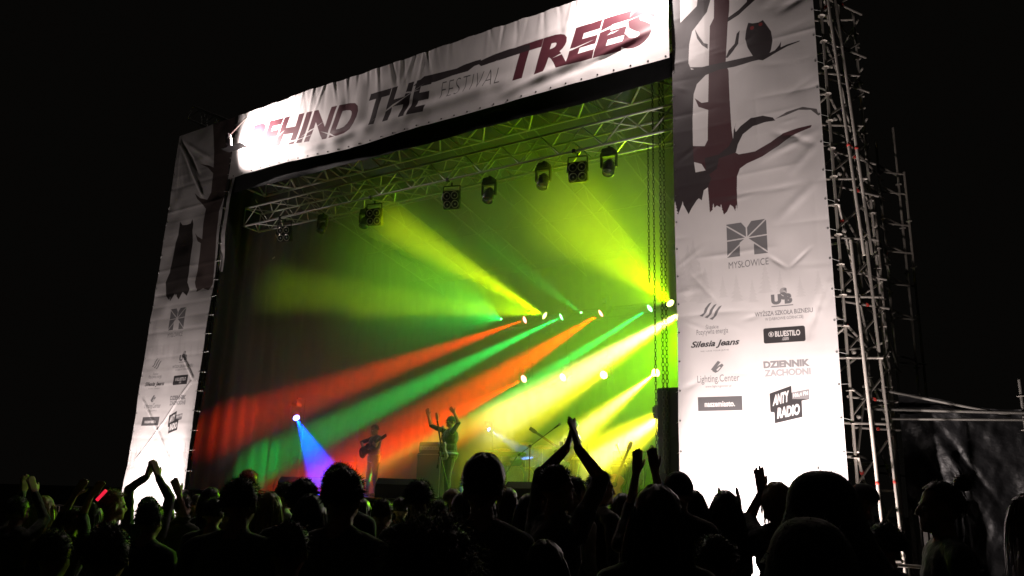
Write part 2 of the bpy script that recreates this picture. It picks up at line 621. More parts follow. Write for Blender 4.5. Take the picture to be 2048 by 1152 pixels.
def print_material(name, im, rough=0.55):
    m = bpy.data.materials.new(name)
    m.use_nodes = True
    nt = m.node_tree
    b = nt.nodes['Principled BSDF']
    b.inputs['Roughness'].default_value = rough
    b.inputs['Specular IOR Level'].default_value = 0.35
    t = nt.nodes.new('ShaderNodeTexImage')
    t.image = im
    t.extension = 'EXTEND'
    uv = nt.nodes.new('ShaderNodeUVMap')
    nt.links.new(uv.outputs[0], t.inputs[0])
    nz = nt.nodes.new('ShaderNodeTexNoise')
    nz.inputs['Scale'].default_value = 2.2
    nz.inputs['Detail'].default_value = 6
    tc = nt.nodes.new('ShaderNodeTexCoord')
    nt.links.new(tc.outputs['Object'], nz.inputs['Vector'])
    mr = nt.nodes.new('ShaderNodeMapRange')
    mr.inputs[3].default_value = 0.90
    mr.inputs[4].default_value = 1.05
    nt.links.new(nz.outputs['Fac'], mr.inputs[0])
    mx = nt.nodes.new('ShaderNodeMix')
    mx.data_type = 'RGBA'
    mx.blend_type = 'MULTIPLY'
    mx.inputs[0].default_value = 1.0
    nt.links.new(t.outputs['Color'], mx.inputs[6])
    nt.links.new(mr.outputs[0], mx.inputs[7])
    nt.links.new(mx.outputs[2], b.inputs['Base Color'])
    return m


def banner(name, label, x0, x1, z0, z1, y, hf, m, step):
    nx, nz = int((x1 - x0) / step) + 1, int((z1 - z0) / step) + 1
    X, Z = np.meshgrid(np.linspace(x0, x1, nx), np.linspace(z0, z1, nz))
    Yd, Zd = hf(X, Z)
    V = np.stack([X, y - Yd, Z + Zd], -1).reshape(-1, 3)
    me = bpy.data.meshes.new('cloth')
    idx = np.arange(nx * nz).reshape(nz, nx)
    Fc = np.stack([idx[:-1, :-1], idx[:-1, 1:], idx[1:, 1:], idx[1:, :-1]], -1).reshape(-1, 4)
    me.from_pydata(V.tolist(), [], Fc.tolist())
    uvl = me.uv_layers.new(name='UVMap')
    UV = np.stack([(X - x0) / (x1 - x0), (Z - z0) / (z1 - z0)], -1).reshape(-1, 2)
    uvl.data.foreach_set('uv', UV[Fc.ravel()].astype(np.float32).ravel())
    me.polygons.foreach_set('use_smooth', np.ones(len(Fc), bool))
    me.materials.append(m)
    t = empty(name, (x0, y, z0), label, 'banner')
    o = bpy.data.objects.new('cloth', me)
    o.parent = t
    o.location = (-x0, -y, -z0)
    col.objects.link(o)
    return t, (lambda x, z: (y - float(hf(np.array([[x]]), np.array([[z]]))[0][0, 0])))


def ridge(X, Z, p, q, w, a, fade=0.25):
    """a soft fold line from p to q"""
    p, q = np.array(p, float), np.array(q, float)
    d = q - p
    L = np.linalg.norm(d)
    d /= L
    s_ = (X - p[0]) * d[0] + (Z - p[1]) * d[1]
    n_ = -(X - p[0]) * d[1] + (Z - p[1]) * d[0]
    e = np.clip(np.minimum(s_, L - s_) / (fade * L) + 0.0, 0, 1)
    return a * np.exp(-(n_ / w) ** 2) * e


CLOTH = (0.60, 0.57, 0.565)
INK = (0.035, 0.032, 0.034)
GREY = (0.16, 0.155, 0.16)
MAROON = (0.070, 0.016, 0.024)
DBROWN = (0.030, 0.022, 0.024)
PALE = (0.50, 0.475, 0.47)
WB = 2.57


def spruce(P, u, z, h, c, al=1.0, seed=0):
    r = random.Random(seed)
    n = 7
    L_, R_ = [], []
    w = h * 0.23
    for i in range(n):
        t = i / n
        t2 = (i + 0.85) / n
        L_ += [(u - w * t * r.uniform(.8, 1.1) * 0.55, z + h * (1 - t)), (u - w * t2 * r.uniform(.85, 1.2), z + h * (1 - t2))]
        R_ += [(u + w * t * r.uniform(.8, 1.1) * 0.55, z + h * (1 - t)), (u + w * t2 * r.uniform(.85, 1.2), z + h * (1 - t2))]
    P.poly([(u, z + h)] + R_ + [(u, z)] + L_[::-1], c, al)


def sponsors(P, o):
    """the block of logos shared by the two tower banners; o = u offset of the banner"""
    q = lambda a, b_, c, d: (o + a, o + b_, c, d)
    # city emblem: an M of six facets split by white rays
    u0, u1, z0, z1 = o + 0.916, o + 1.585, 5.72, 6.32
    um, w = (u0 + u1) / 2, u1 - u0
    P.poly([(u0, z0), (u0 + .32 * w, z0), (u0 + .32 * w, z0 + .24), (um, z0 + .33), (u1 - .33 * w, z0 + .22), (u1 - .33 * w, z0), (u1, z0), (u1, z1), (um + .13 * w, z1), (um, z1 - .12), (um - .13 * w, z1), (u0, z1)], GREY)
    c = (um, z0 + 0.31)
    for e in ((u0, z1 - .03), (u1, z1 - .0), (u0, z0 + .02), (u1, z0 + .02), (u0, z0 + .30), (u1, z0 + .32), (um, z1)):
        d = np.array(e) - c
        n = np.array((-d[1], d[0])) / np.linalg.norm(d) * 0.011
        P.poly([c + n, e + n, e - n, c - n], CLOTH)
    P.text('MYSŁOWICE', q(.93, 1.59, 5.52, 5.64), GREY)
    # wave emblem
    for k in range(3):
        x, z = o + .40 + .085 * k, 4.72 - 0.035 * k
        P.poly([(x + .0, z + .04), (x + .07, z + .08), (x + .10, z + .16), (x + .17, z + .24), (x + .22, z + .255), (x + .15, z + .16), (x + .12, z + .09), (x + .05, z + .02)], GREY)
    P.text('Śląskie', q(.50, .72, 4.50, 4.60), GREY)
    P.text('Pozytywna energia', q(.34, .88, 4.40, 4.52), GREY)
    # business school monogram
    P.text('U', q(1.60, 1.76, 4.83, 5.00), GREY, 0.08)
    P.text('S', q(1.74, 1.86, 4.90, 5.10), GREY, 0.08)
    P.text('B', q(1.81, 1.93, 4.83, 5.00), GREY, 0.08)
    P.rect(o + 1.60, o + 1.94, 4.795, 4.81, GREY)
    P.text('WYŻSZA SZKOŁA BIZNESU', q(1.33, 2.23, 4.655, 4.755), GREY, 0.012)
    P.text('W DĄBROWIE GÓRNICZEJ', q(1.49, 2.08, 4.56, 4.635), GREY)
    # jeans wordmark
    P.text('Silesia Jeans', q(.235, 1.065, 4.185, 4.325), INK, 0.03, 0.35, 1.0)
    P.text('WE HAVE YOUR JEANS', q(.40, .88, 4.125, 4.155), GREY)
    # dark rounded plate
    P.rect(o + 1.454, o + 2.095, 4.20, 4.45, INK, rad=.03)
    P.circle(o + 1.575, 4.345, .042, CLOTH)
    P.circle(o + 1.575, 4.345, .034, INK)
    P.text('B', q(1.56, 1.592, 4.322, 4.368), CLOTH, 0.05)
    P.text('BLUESTILO', q(1.635, 2.02, 4.30, 4.39), CLOTH, 0.025)
    P.text('.com', q(1.74, 1.84, 4.235, 4.28), CLOTH)
    # lighting firm
    x, z = o + .57, 3.77
    P.poly([(x, z + .06), (x + .12, z + .20), (x + .165, z + .175), (x + .045, z + .03)], GREY)
    P.poly([(x + .075, z + .0), (x + .02, z + .035), (x + .13, z + .12), (x + .19, z + .15), (x + .215, z + .12), (x + .16, z + .055), (x + .12, z + .02)], GREY)
    P.poly([(x + .09, z + .045), (x + .145, z + .10), (x + .165, z + .09), (x + .115, z + .035)], CLOTH)
    P.text('Lighting.Center', q(.335, 1.035, 3.585, 3.74), GREY)
    P.text('www.lightingcenter.pl', q(.47, .90, 3.52, 3.57), GREY)
    # newspaper
    P.text('DZIENNIK', q(1.43, 2.14, 3.80, 3.915), (0.22, .21, .215), 0.06)
    P.text('ZACHODNI', q(1.435, 2.145, 3.665, 3.78), (0.31, .295, .30), 0.06)
    # portal plate
    P.rect(o + .337, o + 1.064, 3.15, 3.38, (0.10, .096, .10))
    P.text('naszemiasto.', q(.45, .945, 3.215, 3.305), CLOTH, 0.03)
    # radio station badge
    P.poly([(o + 1.50, 3.11), (o + 1.50, 3.40), (o + 1.84, 3.51), (o + 1.84, 3.40), (o + 2.10, 3.44), (o + 2.10, 3.29), (o + 1.985, 3.27), (o + 1.985, 3.02), (o + 1.56, 2.93), (o + 1.56, 3.10)], INK)
    P.poly([(o + 1.845, 3.30), (o + 1.845, 3.405), (o + 2.095, 3.445), (o + 2.095, 3.295)], (.2, .19, .195))
    P.text('ANTY', ((o + 1.54, 3.20), (o + 1.80, 3.265), (o + 1.80, 3.44), (o + 1.56, 3.37)), CLOTH, 0.05, 0.1)
    P.text('106,4 FM', ((o + 1.86, 3.315), (o + 2.085, 3.345), (o + 2.085, 3.42), (o + 1.86, 3.385)), CLOTH, 0.03)
    P.text('RADIO', ((o + 1.60, 3.0), (o + 1.95, 3.06), (o + 1.95, 3.23), (o + 1.61, 3.17)), CLOTH, 0.05, 0.1)
    # pale spruce woods
    r = random.Random(5)
    for i in range(11):
        spruce(P, o + .05 + .25 * i + r.uniform(-.06, .06), 5.0 + r.uniform(-.1, .05), r.uniform(.35, .6), PALE, .45, i)
    for i in range(6):
        spruce(P, o + .02 + .1 * i, 5.1 + r.uniform(-.1, .2), r.uniform(.5, .9), PALE, .5, 30 + i)
    for i in range(16):
        spruce(P, o - .02 + .17 * i + r.uniform(-.05, .05), 1.75 + r.uniform(-.1, .05), r.uniform(.6, 1.05), (.40, .38, .375), .75, 50 + i)
    P.rect(o, o + WB, 1.2, 1.80, (.40, .38, .375), .75)
    for i in range(12):
        spruce(P, o + .03 + .23 * i + r.uniform(-.06, .06), 1.15, r.uniform(.5, .85), CLOTH, .8, 80 + i)
    P.rect(o, o + WB, 0, 1.2, CLOTH, .8)


def px_uz(pts, Y=0.0):
    out = []
    for x, y in pts:
        p = at(x, y, Y)
        out.append((p[0], p[2]))
    return out


# --- right tower banner
ZT_R = 12.2
PR = Print(0.0, WB, 0.05, ZT_R, 200, CLOTH)
zr = lambda pts: px_uz([(1320 + x / 2.505, y / 2.505) for x, y in pts])
maroon_tree = [(290, -160), (360, -160), (352, 60), (345, 130), (335, 330), (350, 365), (355, 500), (365, 660), (380, 770), (400, 780), (480, 765), (560, 720), (620, 675), (700, 650), (765, 635), (760, 648), (660, 690), (600, 740), (520, 790), (440, 825), (405, 850), (390, 890), (388, 960), (393, 1085), (370, 1040), (355, 1030), (340, 1065), (325, 1080), (310, 1045), (290, 1035), (255, 1070), (245, 940), (262, 900), (240, 870), (215, 830), (175, 820), (172, 740), (230, 740), (245, 710), (248, 560), (200, 545), (180, 500), (172, 495), (215, 525), (248, 520), (250, 370), (255, 140), (275, 100), (280, -160)]
PR.poly(zr(maroon_tree), (.058, .021, .025))
black_tree = [(50, -160), (107, -160), (107, 122), (190, 40), (215, -160), (275, -160), (268, -20), (240, 70), (165, 165), (150, 230), (148, 325), (162, 358), (240, 340), (380, 310), (470, 290), (500, 310), (470, 318), (380, 345), (300, 360), (235, 385), (190, 430), (175, 480), (170, 600), (172, 740), (175, 800), (185, 872), (240, 860), (262, 900), (245, 945), (225, 960), (215, 1010), (200, 1000), (190, 1010), (165, 1050), (150, 1080), (120, 1025), (95, 1090), (70, 1120), (55, 1120)]
PR.poly(zr(black_tree), DBROWN)
PR.poly(zr([(185, 830), (190, 872), (215, 850), (205, 838)]), CLOTH)
PR.poly(zr([(150, 345), (260, 345), (340, 320), (440, 305), (520, 290), (580, 260), (600, 235), (610, 215), (608, 245), (640, 230), (705, 210), (700, 216), (640, 240), (585, 272), (540, 300), (470, 312), (400, 335), (300, 360), (240, 380)]), DBROWN)
PR.poly(zr([(448, 125), (470, 128), (500, 122), (520, 110), (535, 130), (560, 165), (568, 210), (560, 260), (540, 300), (520, 312), (500, 310), (470, 290), (445, 250), (432, 205), (437, 160)]), DBROWN)
for e in ((466, 150), (508, 132)):
    u, z = zr([e])[0]
    PR.circle(u, z, .035, (.20, .03, .03))
PR.poly(zr([(300, 800), (385, 770), (395, 730), (420, 680), (470, 640), (530, 620), (582, 612), (570, 597), (520, 588), (460, 600), (410, 640), (385, 670), (380, 650), (388, 622), (375, 660), (372, 700), (350, 740), (300, 780), (230, 800), (240, 890), (290, 850)]), DBROWN)
PR.poly(zr([(335, 300), (350, 265), (380, 230), (390, 180), (405, 163), (398, 230), (370, 270), (345, 300)]), DBROWN)
PR.poly(zr([(178, 152), (200, 190), (225, 225), (245, 230), (245, 255), (215, 235), (190, 200)]), DBROWN)
PR.poly(zr([(345, 100), (400, 60), (440, 20), (450, -160), (520, -160), (480, 10), (400, 85), (345, 120)]), DBROWN)
PR.poly(zr([(580, 605), (640, 570), (720, 545), (790, 555), (800, 590), (760, 560), (700, 560), (640, 585)]), (.10, .09, .09))
r_ = random.Random(2)
for i in range(9):
    u, z = zr([(85 + 38 * i, 1110)])[0]
    spruce(PR, u, z - .05, r_.uniform(.22, .42), CLOTH, 1.0, 200 + i)
sponsors(PR, 0.0)
SEED_R = 11


def h_right(X, Z):
    d = 0.03 * value_noise(X * 0.9, Z * 0.7, 1) + 0.012 * value_noise(X * 2.7, Z * 2.3, 2)
    r = np.random.default_rng(SEED_R)
    for k in range(34):                      # horizontal storage creases
        zc = 0.3 + 0.345 * k + r.uniform(-.03, .03)
        a = r.uniform(-1, 1) * 0.014
        zz = zc + 0.02 * value_noise(X * 1.3 + k * 7, X * 0 + k, 5) + 0.03 * (X - 1.3) * r.uniform(-1, 1)
        am = np.clip(0.3 + value_noise(X * 1.6 + k * 3.3, X * 0 + k * 1.7, 6), 0, 1.2)
        d += a * am * np.exp(-np.abs(Z - zz) / 0.045)
    for k in range(6):                       # vertical creases
        xc = 0.22 + 0.43 * k
        a = r.uniform(-1, 1) * 0.008
        d += a * np.clip(0.4 + value_noise(Z * 1.1 + k * 5, Z * 0 + k, 8), 0, 1) * np.exp(-np.abs(X - xc) / 0.035)
    for k in range(42):                      # short slanting tension wrinkles
        cx, cz = r.uniform(.1, 2.5), r.uniform(1.5, 11)
        L = r.uniform(.15, .45)
        an = r.uniform(-.5, .7)
        p = (cx - L * math.cos(an), cz - L * math.sin(an))
        q = (cx + L * math.cos(an), cz + L * math.sin(an))
        d += ridge(X, Z, p, q, r.uniform(.03, .06), r.uniform(-.014, .014), .5)
    for p, q, w, a in (((1.5, 7.35), (2.57, 7.75), .07, .03), ((1.7, 7.9), (2.5, 7.45), .06, -.03), ((2.0, 7.0), (2.55, 7.6), .07, .025),
                       ((1.7, 6.2), (2.5, 6.9), .08, .025), ((2.1, 4.2), (2.5, 5.1), .08, -.05), ((2.2, 4.3), (2.55, 5.2), .05, .04),
                       ((1.6, 10.3), (2.57, 10.9), .1, .035), ((1.9, 10.1), (2.57, 10.4), .08, -.03), ((.5, 10.9), (2.2, 10.5), .05, .03),
                       ((.2, 5.6), (.75, 4.9), .03, -.016), ((1.55, 5.7), (1.9, 5.4), .025, -.02), ((1.9, 5.4), (2.3, 5.75), .025, -.02)):
        d += ridge(X, Z, p, q, w, a, .4)
    return d * .65, 0 * d


m_right = print_material('printed_mesh_banner_right', PR.image('tower_print_right'))
bt, yb = banner('tower_banner', 'tall printed banner with owl, tree and sponsor logos on the right tower', 0.0, WB, 0.05, ZT_R, -0.06, h_right, m_right, 0.024)
TIE = mat('white_cable_tie', (0.7, 0.7, 0.68), 0.5)
GROM = mat('dark_grommet', (0.03, 0.03, 0.03), 0.4, 0.6)
for k in range(24):
    z = 0.5 + 0.5 * k
    if z > 12: break
    for x, sx in ((0.03, -1), (WB - 0.03, 1)):
        bar('grommet', (x, yb(x, z) - 0.004, z), (x, yb(x, z) + 0.004, z), 0.016, GROM, bt, 8)
        bar('tie', (x, yb(x, z) - 0.006, z), (x + sx * 0.12, 0.07, z + random.uniform(-.03, .03)), 0.004, TIE, bt, 5)

# --- left tower banner
LX = XL - WB
ZT_L = 11.75
PL = Print(LX, LX + WB, 0.05, ZT_L, 160, CLOTH)
zl = lambda pts: px_uz([(240 + x / 2.618, 180 + y / 2.618) for x, y in pts])
PL.poly(zl([(500, 150), (620, 120), (600, 330), (575, 450), (560, 560), (532, 640), (515, 800), (500, 930), (490, 1020), (470, 1050), (440, 1040), (410, 1060), (402, 1010), (415, 930), (428, 850), (432, 805), (415, 795), (400, 752), (412, 768), (440, 785), (447, 700), (458, 625), (440, 600), (415, 575), (402, 545), (430, 570), (465, 578), (485, 540), (497, 440), (470, 410), (430, 392), (470, 398), (500, 410), (505, 330)]), (.10, .075, .07))
PL.poly(zl([(318, 720), (322, 692), (335, 710), (355, 708), (375, 700), (385, 678), (390, 705), (385, 740), (388, 800), (380, 870), (372, 960), (365, 1010), (375, 1045), (360, 1080), (340, 1060), (320, 1100), (300, 1070), (275, 1110), (250, 1080), (248, 1010), (258, 985), (270, 960), (285, 880), (298, 800), (312, 760)]), (.05, .042, .04))
for i in range(10):
    u, z = zl([(205 + 32 * i, 1130)])[0]
    spruce(PL, u, z - .1, r_.uniform(.3, .6), CLOTH, 1.0, 300 + i)
sponsors(PL, LX)


def h_left(X, Z):
    U = X - LX
    d = 0.03 * value_noise(U * 0.9, Z * 0.7, 21) + 0.012 * value_noise(U * 2.7, Z * 2.3, 22)
    r = np.random.default_rng(31)
    for k in range(30):
        zc = 0.3 + 0.36 * k
        d += r.uniform(-1, 1) * 0.008 * np.exp(-np.abs(Z - zc) / 0.04)
    for p, q in (((.2, 3.9), (2.2, 1.9)), ((.3, 2.2), (2.3, 4.3)), ((1.7, 5.0), (2.35, 4.3)), ((.1, 11.5), (1.6, 9.5))):   # scaffold diagonals press through
        d += ridge(X, Z, (LX + p[0], p[1]), (LX + q[0], q[1]), .022, .03, .05)
    for k in range(6):
        d += ridge(X, Z, (LX + .1, 11.6), (LX + .3 + .35 * k, 9.7 + .15 * k), .05, r.uniform(-.03, .03), .3)
    return d, 0 * d


m_left = print_material('printed_mesh_banner_left', PL.image('tower_print_left'))
bl_, ybl = banner('tower_banner', 'tall printed banner with wolf silhouette and sponsor logos on the left tower', LX, LX + WB, 0.05, ZT_L, -0.06, h_left, m_left, 0.035)
for k in range(23):
    z = 0.5 + 0.5 * k
    for x, sx in ((LX + 0.03, -1), (LX + WB - 0.03, 1)):
        bar('tie', (x, ybl(x, z) - 0.006, z), (x + sx * 0.14, 0.02, z + random.uniform(-.05, .05)), 0.008, TIE, bl_, 5)
        bar('grommet', (x, ybl(x, z) - 0.004, z), (x, ybl(x, z) + 0.004, z), 0.016, GROM, bl_, 8)

# --- long banner across the top
TBX0, TBX1, TBZ0, TBZ1, TBY = -12.72, -0.02, 9.78, 11.74, -0.14
PT = Print(TBX0, TBX1, TBZ0, TBZ1, 150, CLOTH)
zt = lambda pts: px_uz(pts, TBY)
for i in range(34):
    spruce(PT, TBX0 + 5.6 + .2 * i + r_.uniform(-.1, .1), TBZ0 + .3 + r_.uniform(-.1, .2), r_.uniform(.3, .7), (.66, .63, .62), .55, 400 + i)
Q = lambda a, b_, c, d: tuple(zt([a, b_, c, d]))
PT.text('BEHIND', Q((489, 312), (708, 262), (722, 199), (500, 253)), MAROON, 0.04, 0.22, 1.0)
PT.text('THE', Q((730, 250), (856, 222), (866, 152), (740, 187)), DBROWN, 0.035, 0.18, 1.0)
PT.text('FESTIVAL', Q((876, 196), (999, 166), (1004, 133), (882, 164)), (.06, .055, .055), -0.022, 0.15, 1.15)
PT.text('TREES', Q((1010, 168), (1303, 86), (1318, 4), (1018, 98)), MAROON, 0.045, 0.12, 1.0)
for body in ([(826, 172), (848, 152), (905, 138), (942, 129), (990, 108), (1018, 98), (1060, 88), (1060, 100), (1012, 116), (962, 132), (955, 126), (935, 142), (905, 150), (870, 163)],
             [(905, 140), (925, 130), (950, 121), (962, 118), (958, 128), (930, 138)]):
    PT.poly(zt(body), DBROWN)
for a, b_, w in (((545, 300), (640, 262), .035), ((600, 275), (650, 240), .03), ((640, 262), (690, 275), .03), ((690, 262), (730, 255), .03),
                 ((745, 240), (850, 165), .035), ((795, 190), (845, 178), .03), ((1105, 118), (1190, 80), .04), ((1180, 75), (1290, 28), .04),
                 ((1130, 60), (1180, 48), .03), ((1215, 72), (1240, 60), .03), ((965, 136), (1000, 118), .02), ((570, 262), (545, 285), .025)):
    p, q = [np.array(t_) for t_ in zt([a, b_])]
    d = q - p
    n = np.array((-d[1], d[0])) / np.linalg.norm(d) * w
    PT.poly([p, p * .6 + q * .4 + n, p * .45 + q * .55 + n * .2, q, p * .5 + q * .5 - n * .5, p * .7 + q * .3 - n * .2], CLOTH)


def h_top(X, Z):
    t = np.clip((TBZ1 - Z) / (TBZ1 - TBZ0), 0, 1)
    U = X - TBX0
    r = np.random.default_rng(5)
    d = 0.04 * value_noise(U * 0.7, t * 1.5, 41) + 0.01 * value_noise(U * 3, t * 5, 42)
    top = np.clip(1 - t * 2.2, 0, 1) ** 0.8
    for k in range(36):                          # pleats fanning from the ties along the top edge
        xc = 0.2 + 0.36 * k + r.uniform(-.05, .05)
        for j in range(2):
            sl = r.uniform(-.45, .45)
            w = 0.035 + 0.05 * t
            d += top * r.uniform(.002, .014) * (1 if j else -1) * np.exp(-((U - xc - sl * t * 1.6 + .06 * j) / w) ** 2)
    for p, q, w, a in (((2.0, .22), (5.4, .42), .12, .08), ((2.4, .36), (5.2, .55), .10, -.07), ((4.6, .35), (9.5, .55), .16, .09), ((5.2, .62), (9.0, .78), .14, -.10),
                       ((8.6, .15), (11.8, .72), .10, .07), ((9.4, .12), (12.3, .55), .10, -.07), ((.4, .3), (2.8, .5), .1, .06), ((10.6, .3), (12.6, .75), .07, .08), ((9.0, 1.2), (11.3, 1.5), .1, .04)):
        d += ridge(U, Z - TBZ0, p, q, w, a * .5, .35)
    sag = 0.07 * np.sin(U * 2 * math.pi / 6.3) * t * (U < 6.3)
    zd = -0.02 * np.abs(np.sin(U * math.pi / 0.72)) * (1 - t) ** 4 + sag * 0.8
    return d, zd


m_top = print_material('printed_mesh_banner_top', PT.image('top_print'))
tb, ybt = banner('festival_banner', 'long white festival title banner across the top of the stage', TBX0, TBX1, TBZ0, TBZ1, TBY, h_top, m_top, 0.034)
for k in range(36):
    x = TBX0 + 0.2 + 0.355 * k
    if x > TBX1: break
    zb = TBZ0 + 0.05 + float(h_top(np.array([[x]]), np.array([[TBZ0]]))[1][0, 0])
    bar('grommet', (x, ybt(x, TBZ0 + .05) - .006, zb), (x, ybt(x, TBZ0 + .05) + .006, zb), 0.02, GROM, tb, 8)
    bar('tie', (x, ybt(x, TBZ1) , TBZ1 - .02), (x + random.uniform(-.05, .05), .1, TBZ1 + .07), 0.005, TIE, tb, 5)
bar('head_tube', (TBX0, 0.02, TBZ1 + 0.05), (TBX1, 0.02, TBZ1 + 0.05), 0.024, STEEL, tb)
# black valance below it
def h_val(X, Z):
    return 0.02 * value_noise(X * 1.5, Z * 2, 61), 0.03 * value_noise(X * 0.5, Z * 0, 62)
banner('black_valance', 'black cloth valance hanging below the title banner', XL + 0.1, XR - 0.02, 9.42, 9.95, 0.02, h_val, BLACKC, 0.08)
for x in (TBX0 - 0.06,):
    v_ = banner('side_flap', 'narrow pale cloth flap at the left end of the title banner', XL - 0.02, XL + 0.2, 7.2, 11.6, 0.0, lambda X, Z: (0.05 * value_noise(X * 3, Z * 1.2, 71), 0 * X), mat('pale_flap_cloth', CLOTH, .7), 0.06)


# ------------------------------------------------------------------ stage haze (smoke from the fog machines)
hz = MB().box(((XL + XR) / 2, 4.75, (DZ + 10.0) / 2 + 0.02), (XR - XL - 0.35, 8.7, 10.0 - DZ - 0.02))
HAZE = bpy.data.materials.new('stage_smoke')
HAZE.use_nodes = True
_n = HAZE.node_tree
for q in list(_n.nodes):
    if q.type == 'BSDF_PRINCIPLED':
        _n.nodes.remove(q)
_v = _n.nodes.new('ShaderNodeVolumePrincipled')
_v.inputs['Color'].default_value = (0.95, 0.95, 0.95, 1)
_v.inputs['Density'].default_value = 0.08
_v.inputs['Anisotropy'].default_value = 0.15
_n.links.new(_v.outputs[0], _n.nodes['Material Output'].inputs['Volume'])
ho = hz.build('haze', HAZE)
tag(ho, 'thin coloured stage smoke filling the space under the roof', kind='stuff')


# ------------------------------------------------------------------ lamps
def spot(name, p, target, color, watt, deg, blend=0.35, radius=0.05, parent=None):
    L = bpy.data.lights.new(name, 'SPOT')
    L.energy = watt
    L.color = color
    L.spot_size = math.radians(deg)
    L.spot_blend = blend
    L.shadow_soft_size = radius
    o = bpy.data.objects.new(name, L)
    d = Vector(np.array(target) - np.array(p))
    o.rotation_mode = 'QUATERNION'
    o.rotation_quaternion = d.to_track_quat('-Z', 'Y')
    off = origin_of(parent) if parent else np.zeros(3)
    o.location = np.array(p) - off
    o.parent = parent
    col.objects.link(o)
    return o


_lens = {}


def lens_mat(color, s):
    k = (tuple(color), s)
    if k not in _lens:
        _lens[k] = mat('lit_lens_%d' % len(_lens), (0.1, 0.1, 0.1), 0.3, emit=(color, s))
    return _lens[k]


def moving_head(name, label, lens, target, hang=True, lit=None, size=1.0, group=None):
    """lens = world centre of the lens, target = world aim; lit = list of (color, watt, degrees, blend, target)"""
    lens, target = np.array(lens, float), np.array(target, float)
    d = target - lens
    d /= np.linalg.norm(d)
    k = size
    hc = lens - d * 0.17 * k
    up = 1 if hang else -1
    base = hc + np.array((0, 0, 0.30 * k * up))
    t = empty(name, tuple(base), label, 'stage lamp', group)
    MB().box(base + (0, 0, 0.03 * up * k), (0.26 * k, 0.22 * k, 0.12 * k), ch=0.02 * k).tube(base + (0, 0, .09 * up * k), base + (0, 0, .15 * up * k), .03 * k).build('base', BLACKM, t)
    side = np.cross(d, (0, 0, 1.0))
    side = side / (np.linalg.norm(side) + 1e-9)
    y = MB()
    for sgn in (-1, 1):
        a = hc + side * 0.155 * k * sgn
        y.box((a + base + side * 0.155 * k * sgn) / 2, (0.04 * k, 0.09 * k, 0.34 * k), rotz(math.atan2(side[1], side[0])), ch=.01 * k)
    y.box(base - (0, 0, 0.05 * up * k), (0.36 * k, 0.10 * k, 0.05 * k), rotz(math.atan2(side[1], side[0])), ch=.01 * k)
    y.build('yoke', BLACKM, t)
    h = MB().lathe(hc, d, [(0.0, -.17 * k), (.07 * k, -.165 * k), (.10 * k, -.10 * k), (.115 * k, .0), (.12 * k, .10 * k), (.125 * k, .17 * k), (.105 * k, .172 * k), (.10 * k, .155 * k)]).build('head', BLACKM, t)
    for q in (-.06, 0.0, .06):
        MB().lathe(hc + d * q * k, d, [(.118 * k, -.008 * k), (.127 * k, -.008 * k), (.127 * k, .008 * k), (.118 * k, .008 * k)]).build('cooling_rib', BLACKM, t)
    lm = lens_mat(tuple(.2 + .8 * q for q in lit[0][0]), 14.0) if lit else GLASSDARK
    lb = MB().lathe(hc + d * .15 * k, d, [(.102 * k, 0), (.08 * k, .018 * k), (.045 * k, .03 * k), (0.001, .034 * k)])
    lo = lb.build('lens', lm, h)
    lo.parent = h
    lo.location = (0, 0, 0)
    lo_off = origin_of(h)
    if lit:
        for c, w, deg, bl, tg in lit:
            tg = target if tg is None else np.array(tg)
            dd = tg - lens
            dd /= np.linalg.norm(dd)
            spot('beam', lens + d * 0.05 * k + dd * 0.02, tg, c, w, deg, bl, 0.03, t)
    return t


RED_C, GRN_C, CYN_C, YEL_C, ORG_C, YG_C = (1, .035, .0), (.0, 1, .08), (.0, 1, .11), (1, .82, .02), (1, .20, .0), (.55, 1, .0)
HOT = (1, .90, .32)
heads = [
    # px, py, aim px, aim py, aim Y, colour, watt, degrees, blend, label
    (1049, 640, 430, 862, .75, RED_C, 56000, 10, 1.0, 'moving head throwing the leftmost red beam from the rear truss'),
    (1122, 634, 600, 890, 2.8, CYN_C, 70000, 8.5, 1.0, 'moving head throwing the long green beam between two red ones'),
    (1201, 627, 690, 950, 3.0, RED_C, 90000, 14, 1.0, 'moving head throwing the wide central red beam'),
    (1299, 617, 930, 850, 3.8, CYN_C, 100000, 6.5, 1.0, 'moving head throwing the short cyan beam near the hoist chains'),
    (1395, 607, 1010, 850, 1.0, YEL_C, 70000, 10, 1.0, 'moving head throwing the brightest yellow beam beside the right tower'),
    (1047, 758, 760, 905, 2.6, RED_C, 60000, 8.5, 1.0, 'lower moving head throwing a red beam, first drop pipe'),
    (1125, 755, 800, 930, 2.2, ORG_C, 45000, 12, 1.0, 'lower moving head throwing an orange beam, second drop pipe'),
    (1207, 750, 960, 920, 1.0, YEL_C, 20000, 7, 1.0, 'lower moving head throwing a pale yellow beam, third drop pipe'),
    (1311, 746, 1090, 925, 0.6, YEL_C, 45000, 8, .7, 'lower moving head throwing a white yellow beam, fourth drop pipe'),
    (1089, 631, 700, 420, 2.0, YG_C, 1500, 12, .6, 'moving head fanning yellow green light up to the left'),
    (1162, 625, 960, 480, 0.5, GRN_C, 4000, 6, .7, 'moving head throwing a faint teal beam upward'),
    (1340, 606, 1080, 330, 2.0, YG_C, 3200, 26, .6, 'moving head fanning yellow green light up beside the right tower'),
    (1002, 638, 760, 560, 0.5, GRN_C, 2200, 40, 1.0, 'small dim green moving head at the left of the rear row'),
]
